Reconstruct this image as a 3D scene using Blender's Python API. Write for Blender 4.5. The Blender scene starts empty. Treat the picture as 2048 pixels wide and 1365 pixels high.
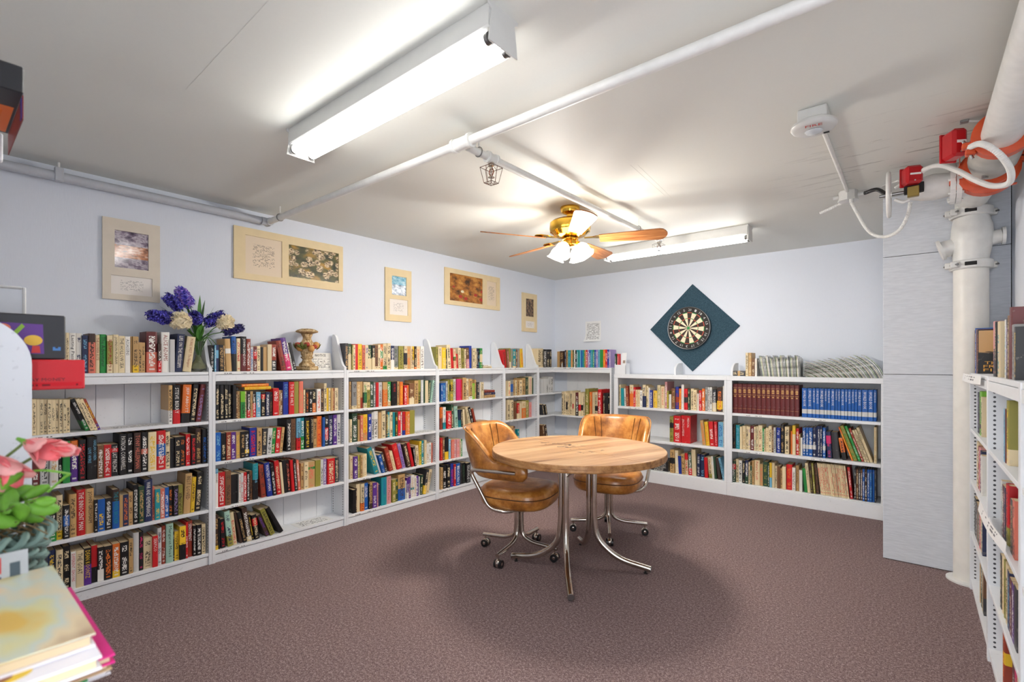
import bpy, bmesh, math, random
from mathutils import Vector, Matrix
R = math.radians
SC = bpy.context.scene
COL = SC.collection
rnd = random.Random(7)

# ------------------------------------------------------------------ camera
CAM_H, FPX, CX, HY, YAW = 1.3, 974.0, 1024.0, 725.5, R(39.57)
cam_d = bpy.data.cameras.new('camera')
cam_d.sensor_width = 36.0
cam_d.lens = FPX / 2048.0 * 36.0
cam_d.shift_y = (HY - 682.5) / 2048.0
cam_d.clip_start = 0.02
cam_d.dof.use_dof = True
cam_d.dof.focus_distance = 3.4
cam_d.dof.aperture_fstop = 4.5
cam = bpy.data.objects.new('camera', cam_d)
cam.location = (0, 0, CAM_H)
cam.rotation_euler = (R(90), 0, YAW)
COL.objects.link(cam)
SC.camera = cam
VIEW = Vector((-math.sin(YAW), math.cos(YAW), 0))
RIGHT = Vector((math.cos(YAW), math.sin(YAW), 0))

# ------------------------------------------------------------------ world, exposure
world = bpy.data.worlds.new('world')
SC.world = world
world.use_nodes = True
world.node_tree.nodes['Background'].inputs[0].default_value = (0.95, 0.97, 1.0, 1)
world.node_tree.nodes['Background'].inputs[1].default_value = 3.2
SC.view_settings.view_transform = 'Standard'
SC.view_settings.look = 'None'
SC.view_settings.gamma = 1.0
SC.view_settings.use_curve_mapping = False
SC.view_settings.exposure = 1.34
TUBE_POWER = 7.8
FAN_POWER = 27.0

# real planes of the room (metres)
XL, YB, XR, ZC, YN = -3.68, 5.35, 0.44, 2.392, -0.12
FL, FB = -3.487, 5.035           # front planes of the shelving on the long wall and the end wall
FR = 0.245                        # front plane of the shelving on the short wall

def ray(px, py):
    return VIEW + RIGHT * ((px - CX) / FPX) + Vector((0, 0, (HY - py) / FPX))
def on_x(px, py, X):
    d = ray(px, py); t = X / d.x; return Vector((X, d.y * t, CAM_H + d.z * t))
def on_y(px, py, Y):
    d = ray(px, py); t = Y / d.y; return Vector((d.x * t, Y, CAM_H + d.z * t))
def on_z(px, py, Z):
    d = ray(px, py); t = (Z - CAM_H) / d.z; return Vector((d.x * t, d.y * t, Z))

# ------------------------------------------------------------------ colours and materials
def lin(c):
    return tuple((x / 12.92 if x <= 0.04045 else ((x + 0.055) / 1.055) ** 2.4) for x in c)
def rgb(r, g, b):
    return lin((r / 255, g / 255, b / 255))
def rgba(c):
    return (c[0], c[1], c[2], 1.0)

class NT:
    """small node-building helper"""
    def __init__(self, name):
        self.m = bpy.data.materials.new(name)
        self.m.use_nodes = True
        self.t = self.m.node_tree
        self.b = self.t.nodes['Principled BSDF']
    def n(self, kind, **kw):
        x = self.t.nodes.new(kind)
        for k, v in kw.items():
            setattr(x, k, v)
        return x
    def l(self, a, b):
        self.t.links.new(a, b)
    def sock(self, v, s):
        if isinstance(v, bpy.types.NodeSocket):
            self.l(v, s)
        else:
            s.default_value = v
    def math(self, op, a, b=None, c=None):
        x = self.n('ShaderNodeMath', operation=op)
        for i, v in enumerate((a, b, c)):
            if v is not None:
                self.sock(v, x.inputs[i])
        return x.outputs[0]
    def mix(self, f, a, b, kind='MIX'):
        x = self.n('ShaderNodeMix', data_type='RGBA', blend_type=kind)
        self.sock(f, x.inputs[0])
        self.sock(rgba(a) if isinstance(a, tuple) and len(a) == 3 else a, x.inputs[6])
        self.sock(rgba(b) if isinstance(b, tuple) and len(b) == 3 else b, x.inputs[7])
        return x.outputs[2]
    def noise(self, scale, detail=2.0, rough=0.5, vec=None, dim='3D'):
        x = self.n('ShaderNodeTexNoise', noise_dimensions=dim)
        x.inputs['Scale'].default_value = scale
        x.inputs['Detail'].default_value = detail
        x.inputs['Roughness'].default_value = rough
        if vec is not None:
            self.l(vec, x.inputs['Vector'])
        return x.outputs[0]
    def coord(self, which='Object'):
        return self.n('ShaderNodeTexCoord').outputs[which]
    def mapping(self, vec, scale=(1, 1, 1), rot=(0, 0, 0), loc=(0, 0, 0)):
        x = self.n('ShaderNodeMapping')
        self.l(vec, x.inputs[0])
        x.inputs['Scale'].default_value = scale
        x.inputs['Rotation'].default_value = rot
        x.inputs['Location'].default_value = loc
        return x.outputs[0]
    def ramp(self, fac, stops, interp='LINEAR'):
        x = self.n('ShaderNodeValToRGB')
        x.color_ramp.interpolation = interp
        e = x.color_ramp.elements
        while len(e) < len(stops):
            e.new(0.5)
        for i, (p, c) in enumerate(stops):
            e[i].position = p
            e[i].color = rgba(c)
        self.l(fac, x.inputs[0])
        return x.outputs[0]
    def bump(self, h, strength=0.2, dist=0.01):
        x = self.n('ShaderNodeBump')
        x.inputs['Strength'].default_value = strength
        x.inputs['Distance'].default_value = dist
        self.l(h, x.inputs['Height'])
        self.l(x.outputs[0], self.b.inputs['Normal'])
    def base(self, c, rough=0.5, metal=0.0, spec=0.5):
        self.sock(rgba(c) if isinstance(c, tuple) and len(c) == 3 else c, self.b.inputs['Base Color'])
        self.sock(rough, self.b.inputs['Roughness'])
        self.b.inputs['Metallic'].default_value = metal
        self.b.inputs['Specular IOR Level'].default_value = spec
        return self

MATS = {}
def plain(name, c, rough=0.5, metal=0.0, vary=0.06, scale=14.0, spec=0.5, bump=0.0):
    """plain painted / moulded material with faint procedural mottling"""
    if name in MATS:
        return MATS[name]
    k = NT(name)
    n = k.noise(scale, 3.0, vec=k.coord())
    f = k.n('ShaderNodeMapRange'); f.inputs[1].default_value = 0.3; f.inputs[2].default_value = 0.7
    k.l(n, f.inputs[0])
    a = tuple(max(0, x * (1 - vary)) for x in c); b = tuple(min(1, x * (1 + vary)) for x in c)
    k.base(k.mix(f.outputs[0], a, b), rough, metal, spec)
    if bump:
        k.bump(k.noise(scale * 8, 2.0, vec=k.coord()), bump, 0.004)
    MATS[name] = k.m
    return k.m

def emit(name, c, strength):
    k = NT(name)
    k.base(c, 0.4)
    k.b.inputs['Emission Color'].default_value = rgba(c)
    k.b.inputs['Emission Strength'].default_value = strength
    MATS[name] = k.m
    return k.m

def wall_paint():
    k = NT('wall_paint_pale_blue')
    co = k.coord()
    fine = k.noise(160.0, 2.0, vec=k.mapping(co, (1, 1, 0.16)))
    big = k.noise(1.3, 2.0, vec=co)
    c = k.mix(big, rgb(219, 225, 235), rgb(226, 231, 241))
    c = k.mix(k.math('MULTIPLY', fine, 0.22), c, rgb(205, 211, 221))
    k.base(c, 0.75, 0, 0.25)
    k.bump(fine, 0.12, 0.003)
    return k.m
def panel_paint():
    k = NT('column_panel_paint')
    co = k.coord()
    fine = k.noise(120.0, 3.0, vec=k.mapping(co, (0.14, 0.14, 1)))
    c = k.mix(fine, rgb(190, 195, 203), rgb(224, 228, 235))
    k.base(c, 0.7, 0, 0.25)
    k.bump(fine, 0.35, 0.004)
    return k.m
def ceiling_paint():
    k = NT('ceiling_paint')
    co = k.coord()
    big = k.noise(0.9, 3.0, vec=co)
    fine = k.noise(90.0, 2.0, vec=co)
    streak = k.noise(3.0, 4.0, 0.6, vec=k.mapping(co, (1, 9, 1), rot=(0, 0, 0.5)))
    c = k.mix(big, rgb(218, 219, 213), rgb(225, 226, 220))
    c = k.mix(k.math('MULTIPLY', fine, 0.12), c, rgb(198, 197, 194))
    near = k.n('ShaderNodeVectorMath', operation='DISTANCE')   # greasy scuffs around the valves
    k.l(co, near.inputs[0]); near.inputs[1].default_value = (0.15, 3.45, ZC)
    dm = k.n('ShaderNodeMapRange'); dm.inputs[1].default_value = 0.15; dm.inputs[2].default_value = 0.9
    dm.inputs[3].default_value = 1.0; dm.inputs[4].default_value = 0.0
    k.l(near.outputs[1], dm.inputs[0])
    st = k.math('MULTIPLY', k.math('GREATER_THAN', streak, 0.6), k.math('MULTIPLY', dm.outputs[0], 0.55))
    c = k.mix(st, c, rgb(120, 117, 112))
    k.base(c, 0.55, 0, 0.3)
    k.bump(fine, 0.05, 0.002)
    return k.m
def carpet():
    k = NT('carpet_brown_mauve')
    co = k.coord()
    n1 = k.noise(210.0, 3.0, 0.7, vec=co)
    n2 = k.noise(85.0, 3.0, 0.7, vec=co)
    n3 = k.noise(1.1, 3.0, vec=co)
    v = k.math('ADD', k.math('MULTIPLY', n1, 0.6), k.math('MULTIPLY', n2, 0.4))
    c = k.ramp(v, [(0.36, rgb(84, 66, 67)), (0.5, rgb(124, 104, 103)), (0.62, rgb(186, 168, 165))])
    c = k.mix(k.math('MULTIPLY', n3, 0.25), c, rgb(120, 98, 97))
    k.base(c, 0.95, 0, 0.1)
    k.bump(v, 0.3, 0.004)
    return k.m
def shelf_paint():
    k = NT('shelf_paint_white')
    co = k.coord()
    n = k.noise(7.0, 4.0, vec=co); f = k.noise(60.0, 2.0, vec=co)
    c = k.mix(n, rgb(228, 231, 235), rgb(238, 240, 243))
    c = k.mix(k.math('MULTIPLY', k.math('GREATER_THAN', f, 0.68), 0.2), c, rgb(170, 172, 176))
    k.base(c, 0.45, 0, 0.4)
    return k.m
def side_paint():
    """upright with two columns of drilled peg holes"""
    k = NT('shelf_upright_drilled')
    co = k.coord()
    s = k.n('ShaderNodeSeparateXYZ'); k.l(co, s.inputs[0])
    fz = k.math('SUBTRACT', k.math('FRACT', k.math('MULTIPLY', s.outputs[2], 50.0)), 0.5)
    holes = None
    for d in (0.022, 0.165):
        dx = k.math('MULTIPLY', k.math('SUBTRACT', s.outputs[1], d), 50.0)
        q = k.math('ADD', k.math('MULTIPLY', dx, dx), k.math('MULTIPLY', fz, fz))
        h = k.math('LESS_THAN', q, 0.055)
        holes = h if holes is None else k.math('MAXIMUM', holes, h)
    n = k.noise(7.0, 4.0, vec=co)
    c = k.mix(n, rgb(226, 229, 233), rgb(236, 238, 241))
    k.base(k.mix(holes, c, rgb(70, 72, 76)), 0.45, 0, 0.4)
    return k.m
def wood(name, c1, c2, c3, cross=False, scale=1.0, rough=0.3, marks=None):
    k = NT(name)
    G = (lambda a, b: (b * scale, a * scale, b * scale)) if cross else (lambda a, b: (a * scale, b * scale, b * scale))
    co = k.mapping(k.coord(), G(0.9, 14))
    w = k.noise(2.2, 5.0, 0.62, vec=co)
    fine = k.noise(9.0, 4.0, 0.6, vec=k.mapping(k.coord(), G(1.2, 45)))
    v = k.math('ADD', k.math('MULTIPLY', w, 0.7), k.math('MULTIPLY', fine, 0.3))
    c = k.ramp(v, [(0.34, c3), (0.47, c1), (0.6, c2)])
    if marks:
        s = k.n('ShaderNodeSeparateXYZ'); k.l(k.coord(), s.inputs[0])
        sp = k.noise(26.0, 1.0, vec=k.coord())
        reg = k.math('MULTIPLY', k.math('LESS_THAN', k.math('ABSOLUTE', k.math('ADD', s.outputs[0], 0.08)), 0.24),
                     k.math('LESS_THAN', k.math('ABSOLUTE', s.outputs[1]), 0.09))
        c = k.mix(k.math('MULTIPLY', reg, k.math('GREATER_THAN', sp, 0.63)), c, rgb(72, 40, 22))
    k.base(c, rough, 0, 0.5)
    k.bump(fine, 0.06, 0.002)
    return k.m
def leather():
    k = NT('caramel_vinyl')
    co = k.coord()
    n = k.noise(9.0, 5.0, 0.65, vec=co)
    c = k.ramp(n, [(0.3, rgb(122, 72, 26)), (0.48, rgb(176, 112, 46)), (0.62, rgb(206, 148, 76))])
    k.base(c, 0.28, 0, 0.5)
    k.b.inputs['Coat Weight'].default_value = 0.25
    k.b.inputs['Coat Roughness'].default_value = 0.15
    k.bump(k.noise(160.0, 2.0, vec=co), 0.08, 0.002)
    return k.m

def uvmask(k):
    uv = k.n('ShaderNodeUVMap')
    s = k.n('ShaderNodeSeparateXYZ'); k.l(uv.outputs[0], s.inputs[0])
    return s.outputs[0], s.outputs[1]

def glyphs(k, u, v, rows, cols, seed, fill=0.5, word=5.0, ragged=False):
    """unreadable print: rows of small letter-like strokes running along v; u across"""
    cu = k.math('FLOOR', k.math('MULTIPLY', u, rows)); cv = k.math('FLOOR', k.math('MULTIPLY', v, cols))
    x = k.n('ShaderNodeCombineXYZ'); k.sock(cu, x.inputs[0]); k.sock(cv, x.inputs[1]); k.sock(seed, x.inputs[2])
    wn = k.n('ShaderNodeTexWhiteNoise', noise_dimensions='3D'); k.l(x.outputs[0], wn.inputs[0])
    lw = k.math('FLOOR', k.math('DIVIDE', cv, word))
    y = k.n('ShaderNodeCombineXYZ'); k.sock(lw, y.inputs[0]); k.sock(seed, y.inputs[1])
    if ragged: k.sock(cu, y.inputs[2])
    w2 = k.n('ShaderNodeTexWhiteNoise', noise_dimensions='3D'); k.l(y.outputs[0], w2.inputs[0])
    return k.math('MULTIPLY', k.math('LESS_THAN', wn.outputs[0], fill), k.math('GREATER_THAN', w2.outputs[0], 0.18))

def book_cover_mat():
    """one cover material; every book carries its own cloth, ink and band colours on its faces"""
    k = NT('book_cover')
    u, v = uvmask(k)
    A = {n: k.n('ShaderNodeAttribute', attribute_name=n) for n in ('cloth', 'ink', 'band', 'spine')}
    base, ink, band, amt = A['cloth'].outputs[0], A['ink'].outputs[0], A['band'].outputs[0], A['cloth'].outputs[3]
    s = k.n('ShaderNodeSeparateColor'); k.l(A['spine'].outputs[0], s.inputs[0])
    lo, hi, cols, seed = s.outputs[0], s.outputs[1], k.math('MULTIPLY', s.outputs[2], 100.0), k.math('MULTIPLY', A['spine'].outputs[3], 90.0)
    m = k.math('MULTIPLY', k.math('GREATER_THAN', v, lo), k.math('LESS_THAN', v, hi))
    c = k.mix(m, base, band)
    g = glyphs(k, u, v, 9.0, cols, seed, 0.52, 7.0)
    inside = k.math('MULTIPLY', k.math('LESS_THAN', k.math('ABSOLUTE', k.math('SUBTRACT', u, 0.5)), 0.29),
                    k.math('LESS_THAN', k.math('ABSOLUTE', k.math('SUBTRACT', v, 0.52)), 0.37))
    c = k.mix(k.math('MULTIPLY', k.math('MULTIPLY', g, inside), amt), c, ink)
    foot = k.math('MULTIPLY', k.math('LESS_THAN', k.math('ABSOLUTE', k.math('SUBTRACT', v, 0.08)), 0.022),
                  k.math('LESS_THAN', k.math('ABSOLUTE', k.math('SUBTRACT', u, 0.5)), 0.26))
    c = k.mix(k.math('MULTIPLY', foot, k.math('MULTIPLY', amt, 0.7)), c, ink)
    wear = k.noise(35.0, 4.0, vec=k.coord())
    c = k.mix(k.math('MULTIPLY', k.math('GREATER_THAN', wear, 0.64), 0.14), c, rgb(190, 180, 165))
    k.base(c, 0.42, 0, 0.45)
    return k.m
def pages_mat():
    k = NT('book_pages')
    co = k.mapping(k.coord(), (900, 3, 3))
    n = k.noise(1.0, 1.0, vec=co)
    k.base(k.mix(n, rgb(196, 172, 132), rgb(226, 209, 176)), 0.85, 0, 0.2)
    return k.m
def print_mat(name, paper, ink, rows, cols, fill=0.5, margin=0.08, top=1.0, rough=0.6, amt=0.85):
    """sheet of paper with unreadable lines of small print (uv 0..1, text running along u)"""
    if name in MATS:
        return MATS[name]
    k = NT(name)
    u, v = uvmask(k)
    g = glyphs(k, v, u, rows, cols, 3.7, fill, 6.0, True)
    line = k.math('LESS_THAN', k.math('FRACT', k.math('MULTIPLY', v, rows)), 0.55)
    ins = k.math('MULTIPLY', k.math('LESS_THAN', k.math('ABSOLUTE', k.math('SUBTRACT', u, 0.5)), 0.5 - margin),
                 k.math('LESS_THAN', k.math('ABSOLUTE', k.math('SUBTRACT', v, 0.5)), 0.5 - margin))
    ins = k.math('MULTIPLY', ins, k.math('LESS_THAN', v, top))
    m = k.math('MULTIPLY', k.math('MULTIPLY', g, line), k.math('MULTIPLY', ins, amt))
    k.base(k.mix(m, paper, ink), rough, 0, 0.3)
    MATS[name] = k.m
    return k.m

M = {}
M['wall'] = wall_paint(); M['panel'] = panel_paint(); M['ceil'] = ceiling_paint(); M['carpet'] = carpet()
M['shelf'] = shelf_paint(); M['side'] = side_paint(); M['leather'] = leather()
M['book'] = book_cover_mat(); M['pages'] = pages_mat()
M['oak'] = wood('table_oak_laminate', rgb(182, 138, 92), rgb(206, 172, 130), rgb(112, 74, 44), cross=True, scale=0.5, rough=0.28, marks=True)
M['oak_edge'] = wood('table_edge_oak', rgb(160, 112, 66), rgb(188, 142, 92), rgb(112, 72, 38), scale=0.8, rough=0.4)
M['blade'] = wood('fan_blade_oak', rgb(150, 92, 48), rgb(186, 128, 78), rgb(96, 52, 26), scale=1.6, rough=0.35)
M['chrome'] = plain('chrome_worn', rgb(205, 198, 188), 0.16, 1.0, 0.08)
M['brass'] = plain('polished_brass', rgb(226, 178, 70), 0.14, 1.0, 0.05)
M['steel'] = plain('dull_steel', rgb(150, 150, 150), 0.35, 1.0)
M['white_metal'] = plain('white_enamel', rgb(206, 206, 203), 0.35, 0, 0.03)
M['white_pipe'] = plain('white_painted_pipe', rgb(222, 222, 219), 0.4, 0, 0.05, 20)
M['grey_pipe'] = plain('painted_pipe_wall_colour', rgb(186, 190, 198), 0.45, 0, 0.05, 20)
M['black'] = plain('black_plastic', rgb(26, 26, 28), 0.4)
M['red'] = plain('red_enamel', rgb(178, 22, 30), 0.32, 0, 0.05)
M['orange'] = plain('orange_enamel', rgb(206, 78, 34), 0.45, 0, 0.1, 30)
M['paper'] = plain('white_paper', rgb(236, 236, 234), 0.7, 0, 0.02)
M['dark'] = plain('dark_gap', rgb(28, 28, 30), 0.8)

# ------------------------------------------------------------------ mesh helpers
class MB:
    """collects shapes; build() links them as one mesh object"""
    def __init__(self):
        self.v, self.f, self.mi, self.uv = [], [], [], []
    def add(self, vs, fs, mi=0, uvs=None):
        o = len(self.v)
        self.v += [tuple(p) for p in vs]
        for i, f in enumerate(fs):
            self.f.append(tuple(o + j for j in f)); self.mi.append(mi)
            self.uv.append(uvs[i] if uvs else None)
        return self
    def box(self, a, b, mi=0):
        x0, y0, z0 = (min(p, q) for p, q in zip(a, b)); x1, y1, z1 = (max(p, q) for p, q in zip(a, b))
        v = [(x0, y0, z0), (x1, y0, z0), (x1, y1, z0), (x0, y1, z0), (x0, y0, z1), (x1, y0, z1), (x1, y1, z1), (x0, y1, z1)]
        f = [(0, 3, 2, 1), (4, 5, 6, 7), (0, 1, 5, 4), (1, 2, 6, 5), (2, 3, 7, 6), (3, 0, 4, 7)]
        u = [(0, 0), (1, 0), (1, 1), (0, 1)]
        return self.add(v, f, mi, [u] * 6)
    def cbox(self, a, b, c=0.003, mi=0):
        """box with chamfered edges"""
        lo = [min(p, q) for p, q in zip(a, b)]; hi = [max(p, q) for p, q in zip(a, b)]
        c = min(c, 0.45 * min(h - l for l, h in zip(lo, hi)))
        bm = bmesh.new()
        bmesh.ops.create_cube(bm, size=1.0)
        for p in bm.verts:
            p.co = Vector([lo[i] + (p.co[i] + 0.5) * (hi[i] - lo[i]) for i in range(3)])
        bmesh.ops.bevel(bm, geom=bm.edges[:], offset=c, segments=1, affect='EDGES')
        self.from_bm(bm, mi); return self
    def from_bm(self, bm, mi=0):
        bm.verts.index_update()
        self.add([p.co[:] for p in bm.verts], [[q.index for q in f.verts] for f in bm.faces], mi)
        bm.free()
    def prism(self, pts, axis, a, b, mi=0):
        """extrude a polygon; axis 'x','y','z' is the extrusion direction, pts are the other two coordinates in order"""
        def P(p, t):
            return {'x': (t, p[0], p[1]), 'y': (p[0], t, p[1]), 'z': (p[0], p[1], t)}[axis]
        n = len(pts)
        v = [P(p, a) for p in pts] + [P(p, b) for p in pts]
        f = [tuple(range(n)), tuple(range(2 * n - 1, n - 1, -1))] + [(i, i + n, (i + 1) % n + n, (i + 1) % n) for i in range(n)]
        return self.add(v, f, mi)
    def lathe(self, prof, seg=24, mi=0, c=(0, 0, 0), cap=True):
        n = len(prof); v = []
        for i in range(seg):
            a = 2 * math.pi * i / seg
            for r, z in prof:
                v.append((c[0] + r * math.cos(a), c[1] + r * math.sin(a), c[2] + z))
        f = []
        for i in range(seg):
            j = (i + 1) % seg
            for q in range(n - 1):
                f.append((i * n + q, j * n + q, j * n + q + 1, i * n + q + 1))
        if cap:
            if prof[0][0] > 1e-5: f.append(tuple(i * n for i in range(seg - 1, -1, -1)))
            if prof[-1][0] > 1e-5: f.append(tuple(i * n + n - 1 for i in range(seg)))
        return self.add(v, f, mi)
    def tube(self, pts, r, seg=10, mi=0, cap=True, radii=None):
        pts = [Vector(p) for p in pts]; n = len(pts); v = []
        up = None
        for i, p in enumerate(pts):
            d = (pts[min(i + 1, n - 1)] - pts[max(i - 1, 0)]).normalized()
            if up is None:
                up = Vector((0, 0, 1)) if abs(d.z) < 0.9 else Vector((1, 0, 0))
            s = d.cross(up).normalized(); up = s.cross(d).normalized()
            rr = radii[i] if radii else r
            for k in range(seg):
                a = 2 * math.pi * k / seg
                v.append(p + s * (rr * math.cos(a)) + up * (rr * math.sin(a)))
        f = []
        for i in range(n - 1):
            for k in range(seg):
                q = (k + 1) % seg
                f.append((i * seg + k, i * seg + q, (i + 1) * seg + q, (i + 1) * seg + k))
        if cap:
            f.append(tuple(range(seg - 1, -1, -1))); f.append(tuple((n - 1) * seg + k for k in range(seg)))
        return self.add(v, f, mi)
    def ball(self, c, r, seg=12, ring=8, mi=0, sc=(1, 1, 1)):
        prof = [(max(1e-6, r * math.sin(math.pi * i / ring)), -r * math.cos(math.pi * i / ring)) for i in range(ring + 1)]
        o = len(self.v); self.lathe(prof, seg, mi, (0, 0, 0), False)
        for i in range(o, len(self.v)):
            p = self.v[i]; self.v[i] = (c[0] + p[0] * sc[0], c[1] + p[1] * sc[1], c[2] + p[2] * sc[2])
        return self
    def xf(self, m):
        self.v = [tuple(m @ Vector(p)) for p in self.v]; return self
    def build(self, name, mats, parent=None, smooth=False, loc=None, rot=None, angle=40):
        me = bpy.data.meshes.new(name)
        me.from_pydata(self.v, [], self.f)
        if not isinstance(mats, (list, tuple)):
            mats = [mats]
        for m in mats:
            me.materials.append(m)
        me.polygons.foreach_set('material_index', self.mi)
        if any(u is not None for u in self.uv):
            L = me.uv_layers.new(name='UVMap')
            for p, u in zip(me.polygons, self.uv):
                if u:
                    for li, c in zip(p.loop_indices, u):
                        L.data[li].uv = c
        if smooth:
            me.polygons.foreach_set('use_smooth', [True] * len(me.polygons))
            me.set_sharp_from_angle(angle=R(angle))
        me.update()
        o = bpy.data.objects.new(name, me)
        COL.objects.link(o)
        if parent is not None:
            o.parent = parent
        if loc is not None: o.location = loc
        if rot is not None: o.rotation_euler = rot
        return o

def arc_path(pts, r, seg=6):
    """polyline with rounded corners"""
    pts = [Vector(p) for p in pts]; out = [pts[0]]
    for i in range(1, len(pts) - 1):
        a, b, c = pts[i - 1], pts[i], pts[i + 1]
        d1 = (a - b); d2 = (c - b)
        q = min(r, 0.49 * d1.length, 0.49 * d2.length)
        p0 = b + d1.normalized() * q; p1 = b + d2.normalized() * q
        for k in range(seg + 1):
            t = k / seg
            out.append(p0 * (1 - t) ** 2 + b * 2 * t * (1 - t) + p1 * t * t)
    out.append(pts[-1]); return out
def spline(pts, n=8):
    """Catmull-Rom through the points"""
    P = [Vector(p) for p in pts]; P = [2 * P[0] - P[1]] + P + [2 * P[-1] - P[-2]]; out = []
    for i in range(1, len(P) - 2):
        for k in range(n):
            t = k / n
            out.append(0.5 * ((2 * P[i]) + (P[i + 1] - P[i - 1]) * t + (2 * P[i - 1] - 5 * P[i] + 4 * P[i + 1] - P[i + 2]) * t * t
                              + (3 * P[i] - P[i - 1] - 3 * P[i + 1] + P[i + 2]) * t ** 3))
    out.append(P[-2]); return out

def tag(o, label=None, cat=None, group=None, kind=None):
    if label: o['label'] = label
    if cat: o['category'] = cat
    if group: o['group'] = group
    if kind: o['kind'] = kind
    return o
def thing(name, label, cat, loc=(0, 0, 0), rz=0.0, group=None):
    o = bpy.data.objects.new(name, None)
    o.empty_display_size = 0.05
    COL.objects.link(o)
    o.location = loc; o.rotation_euler = (0, 0, rz)
    return tag(o, label, cat, group)
def copy_tree(o, parent=None):
    c = o.copy(); COL.objects.link(c)
    c.parent = parent
    for ch in list(o.children):
        copy_tree(ch, c)
    return c

_dg = None
def text_mesh(s, size=1.0):
    """outline of a line of text as (verts, faces), x along the line, y up, centred; width, height"""
    cu = bpy.data.curves.new('lettering', 'FONT')
    cu.body = s; cu.size = size; cu.align_x = 'CENTER'; cu.align_y = 'CENTER'; cu.resolution_u = 1
    ob = bpy.data.objects.new('lettering', cu)
    me = ob.to_mesh()
    v = [p.co[:] for p in me.vertices]; f = [tuple(p.vertices) for p in me.polygons]
    ob.to_mesh_clear(); bpy.data.objects.remove(ob); bpy.data.curves.remove(cu)
    if not v:
        return [], [], 1, 1
    x0 = min(p[0] for p in v); x1 = max(p[0] for p in v); y0 = min(p[1] for p in v); y1 = max(p[1] for p in v)
    cx, cy = (x0 + x1) / 2, (y0 + y1) / 2
    return [(p[0] - cx, p[1] - cy) for p in v], f, x1 - x0, y1 - y0
def lettering(name, s, mat, parent, origin, ex, ey, width, height):
    """flat lettering: ex text direction, ey letter up, fitted into width x height"""
    v, f, w, h = text_mesh(s)
    if not f: return None
    sx, sy = width / w, height / h
    o = Vector(origin); ex = Vector(ex); ey = Vector(ey)
    mb = MB(); mb.add([o + ex * (p[0] * sx) + ey * (p[1] * sy) for p in v], f)
    return mb.build(name, mat, parent)
INK = {}
def ink(c):
    key = tuple(round(x, 2) for x in c)
    if key not in INK:
        INK[key] = plain('print_ink_%d' % len(INK), c, 0.5, 0, 0.02)
    return INK[key]

# ------------------------------------------------------------------ the room
def struct(name, mb, mat, **kw):
    o = mb.build(name, mat, **kw); o['kind'] = 'structure'; return o
struct('floor', MB().box((XL - .1, YN - 1.6, -.06), (XR + .1, YB + .1, 0)), M['carpet'])
struct('ceiling', MB().box((XL - .1, YN - .1, ZC), (XR + .1, YB + .1, ZC + .08)), M['ceil'])
struct('wall_left', MB().box((XL - .1, YN - .1, 0), (XL, YB + .1, ZC)), M['wall'])
struct('wall_back', MB().box((XL, YB, 0), (XR + .1, YB + .1, ZC)), M['wall'])
struct('wall_right', MB().box((XR, YN - .1, 0), (XR + .1, 4.06, ZC)), M['wall'])
# wall behind the camera with the open doorway the picture is taken from
struct('wall_near', MB().box((XL, YN - .1, 0), (-.42, YN, ZC)).box((-.42, YN - .1, 2.05), (XR, YN, ZC)), M['wall'])
# boxed-in column of three stacked textured boards
CY, CXL = 4.063, -.161
zs = [0.0, 1.222, 1.996, ZC]
col = struct('column', MB().box((CXL + .008, CY + .008, 0), (XR + .1, YB, ZC)), M['dark'])
for a, b in zip(zs, zs[1:]):
    p = MB().cbox((CXL, CY, a + (.0015 if a else .004)), (XR - .004, CY + .02, b - .0015), .0015).build('panel', M['panel'], col)
    p = MB().cbox((CXL, CY + .021, a + (.0015 if a else .004)), (CXL + .012, YB, b - .0015), .0015).build('panel', M['panel'], col)
# plaster joints and repaired cracks on the ceiling
def ceiling_joint(px0, py0, px1, py1, w=.004):
    a, b = on_z(px0, py0, ZC), on_z(px1, py1, ZC)
    d = (b - a).normalized(); s = Vector((-d.y, d.x, 0)) * w
    mb = MB().add([a + s, b + s, b - s, a - s] + [p + Vector((0, 0, -.0006)) for p in (a + s, b + s, b - s, a - s)],
                  [(0, 1, 2, 3), (7, 6, 5, 4), (0, 4, 5, 1), (1, 5, 6, 2), (2, 6, 7, 3), (3, 7, 4, 0)])
    return mb.build('plaster_joint', M['ceil'], bpy.data.objects['ceiling'])
ceiling_joint(372, 180, 538, 2, .0015)
ceiling_joint(1260, 330, 1330, 392, .002)
ceiling_joint(1275, 330, 1345, 398, .0015)

# ------------------------------------------------------------------ shelving
# every bookcase is built in its own frame: x along the front (left to right as one faces it), y into the depth, z up
LEVELS = [0.075, 0.354, 0.652, 0.922]      # tops of the inner shelves of the wall units
TOPZ = 1.24
M['label_strip'] = print_mat('shelf_label_print', rgb(238, 238, 236), rgb(40, 40, 44), 1.0, 60.0, 0.62, 0.12)

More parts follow.
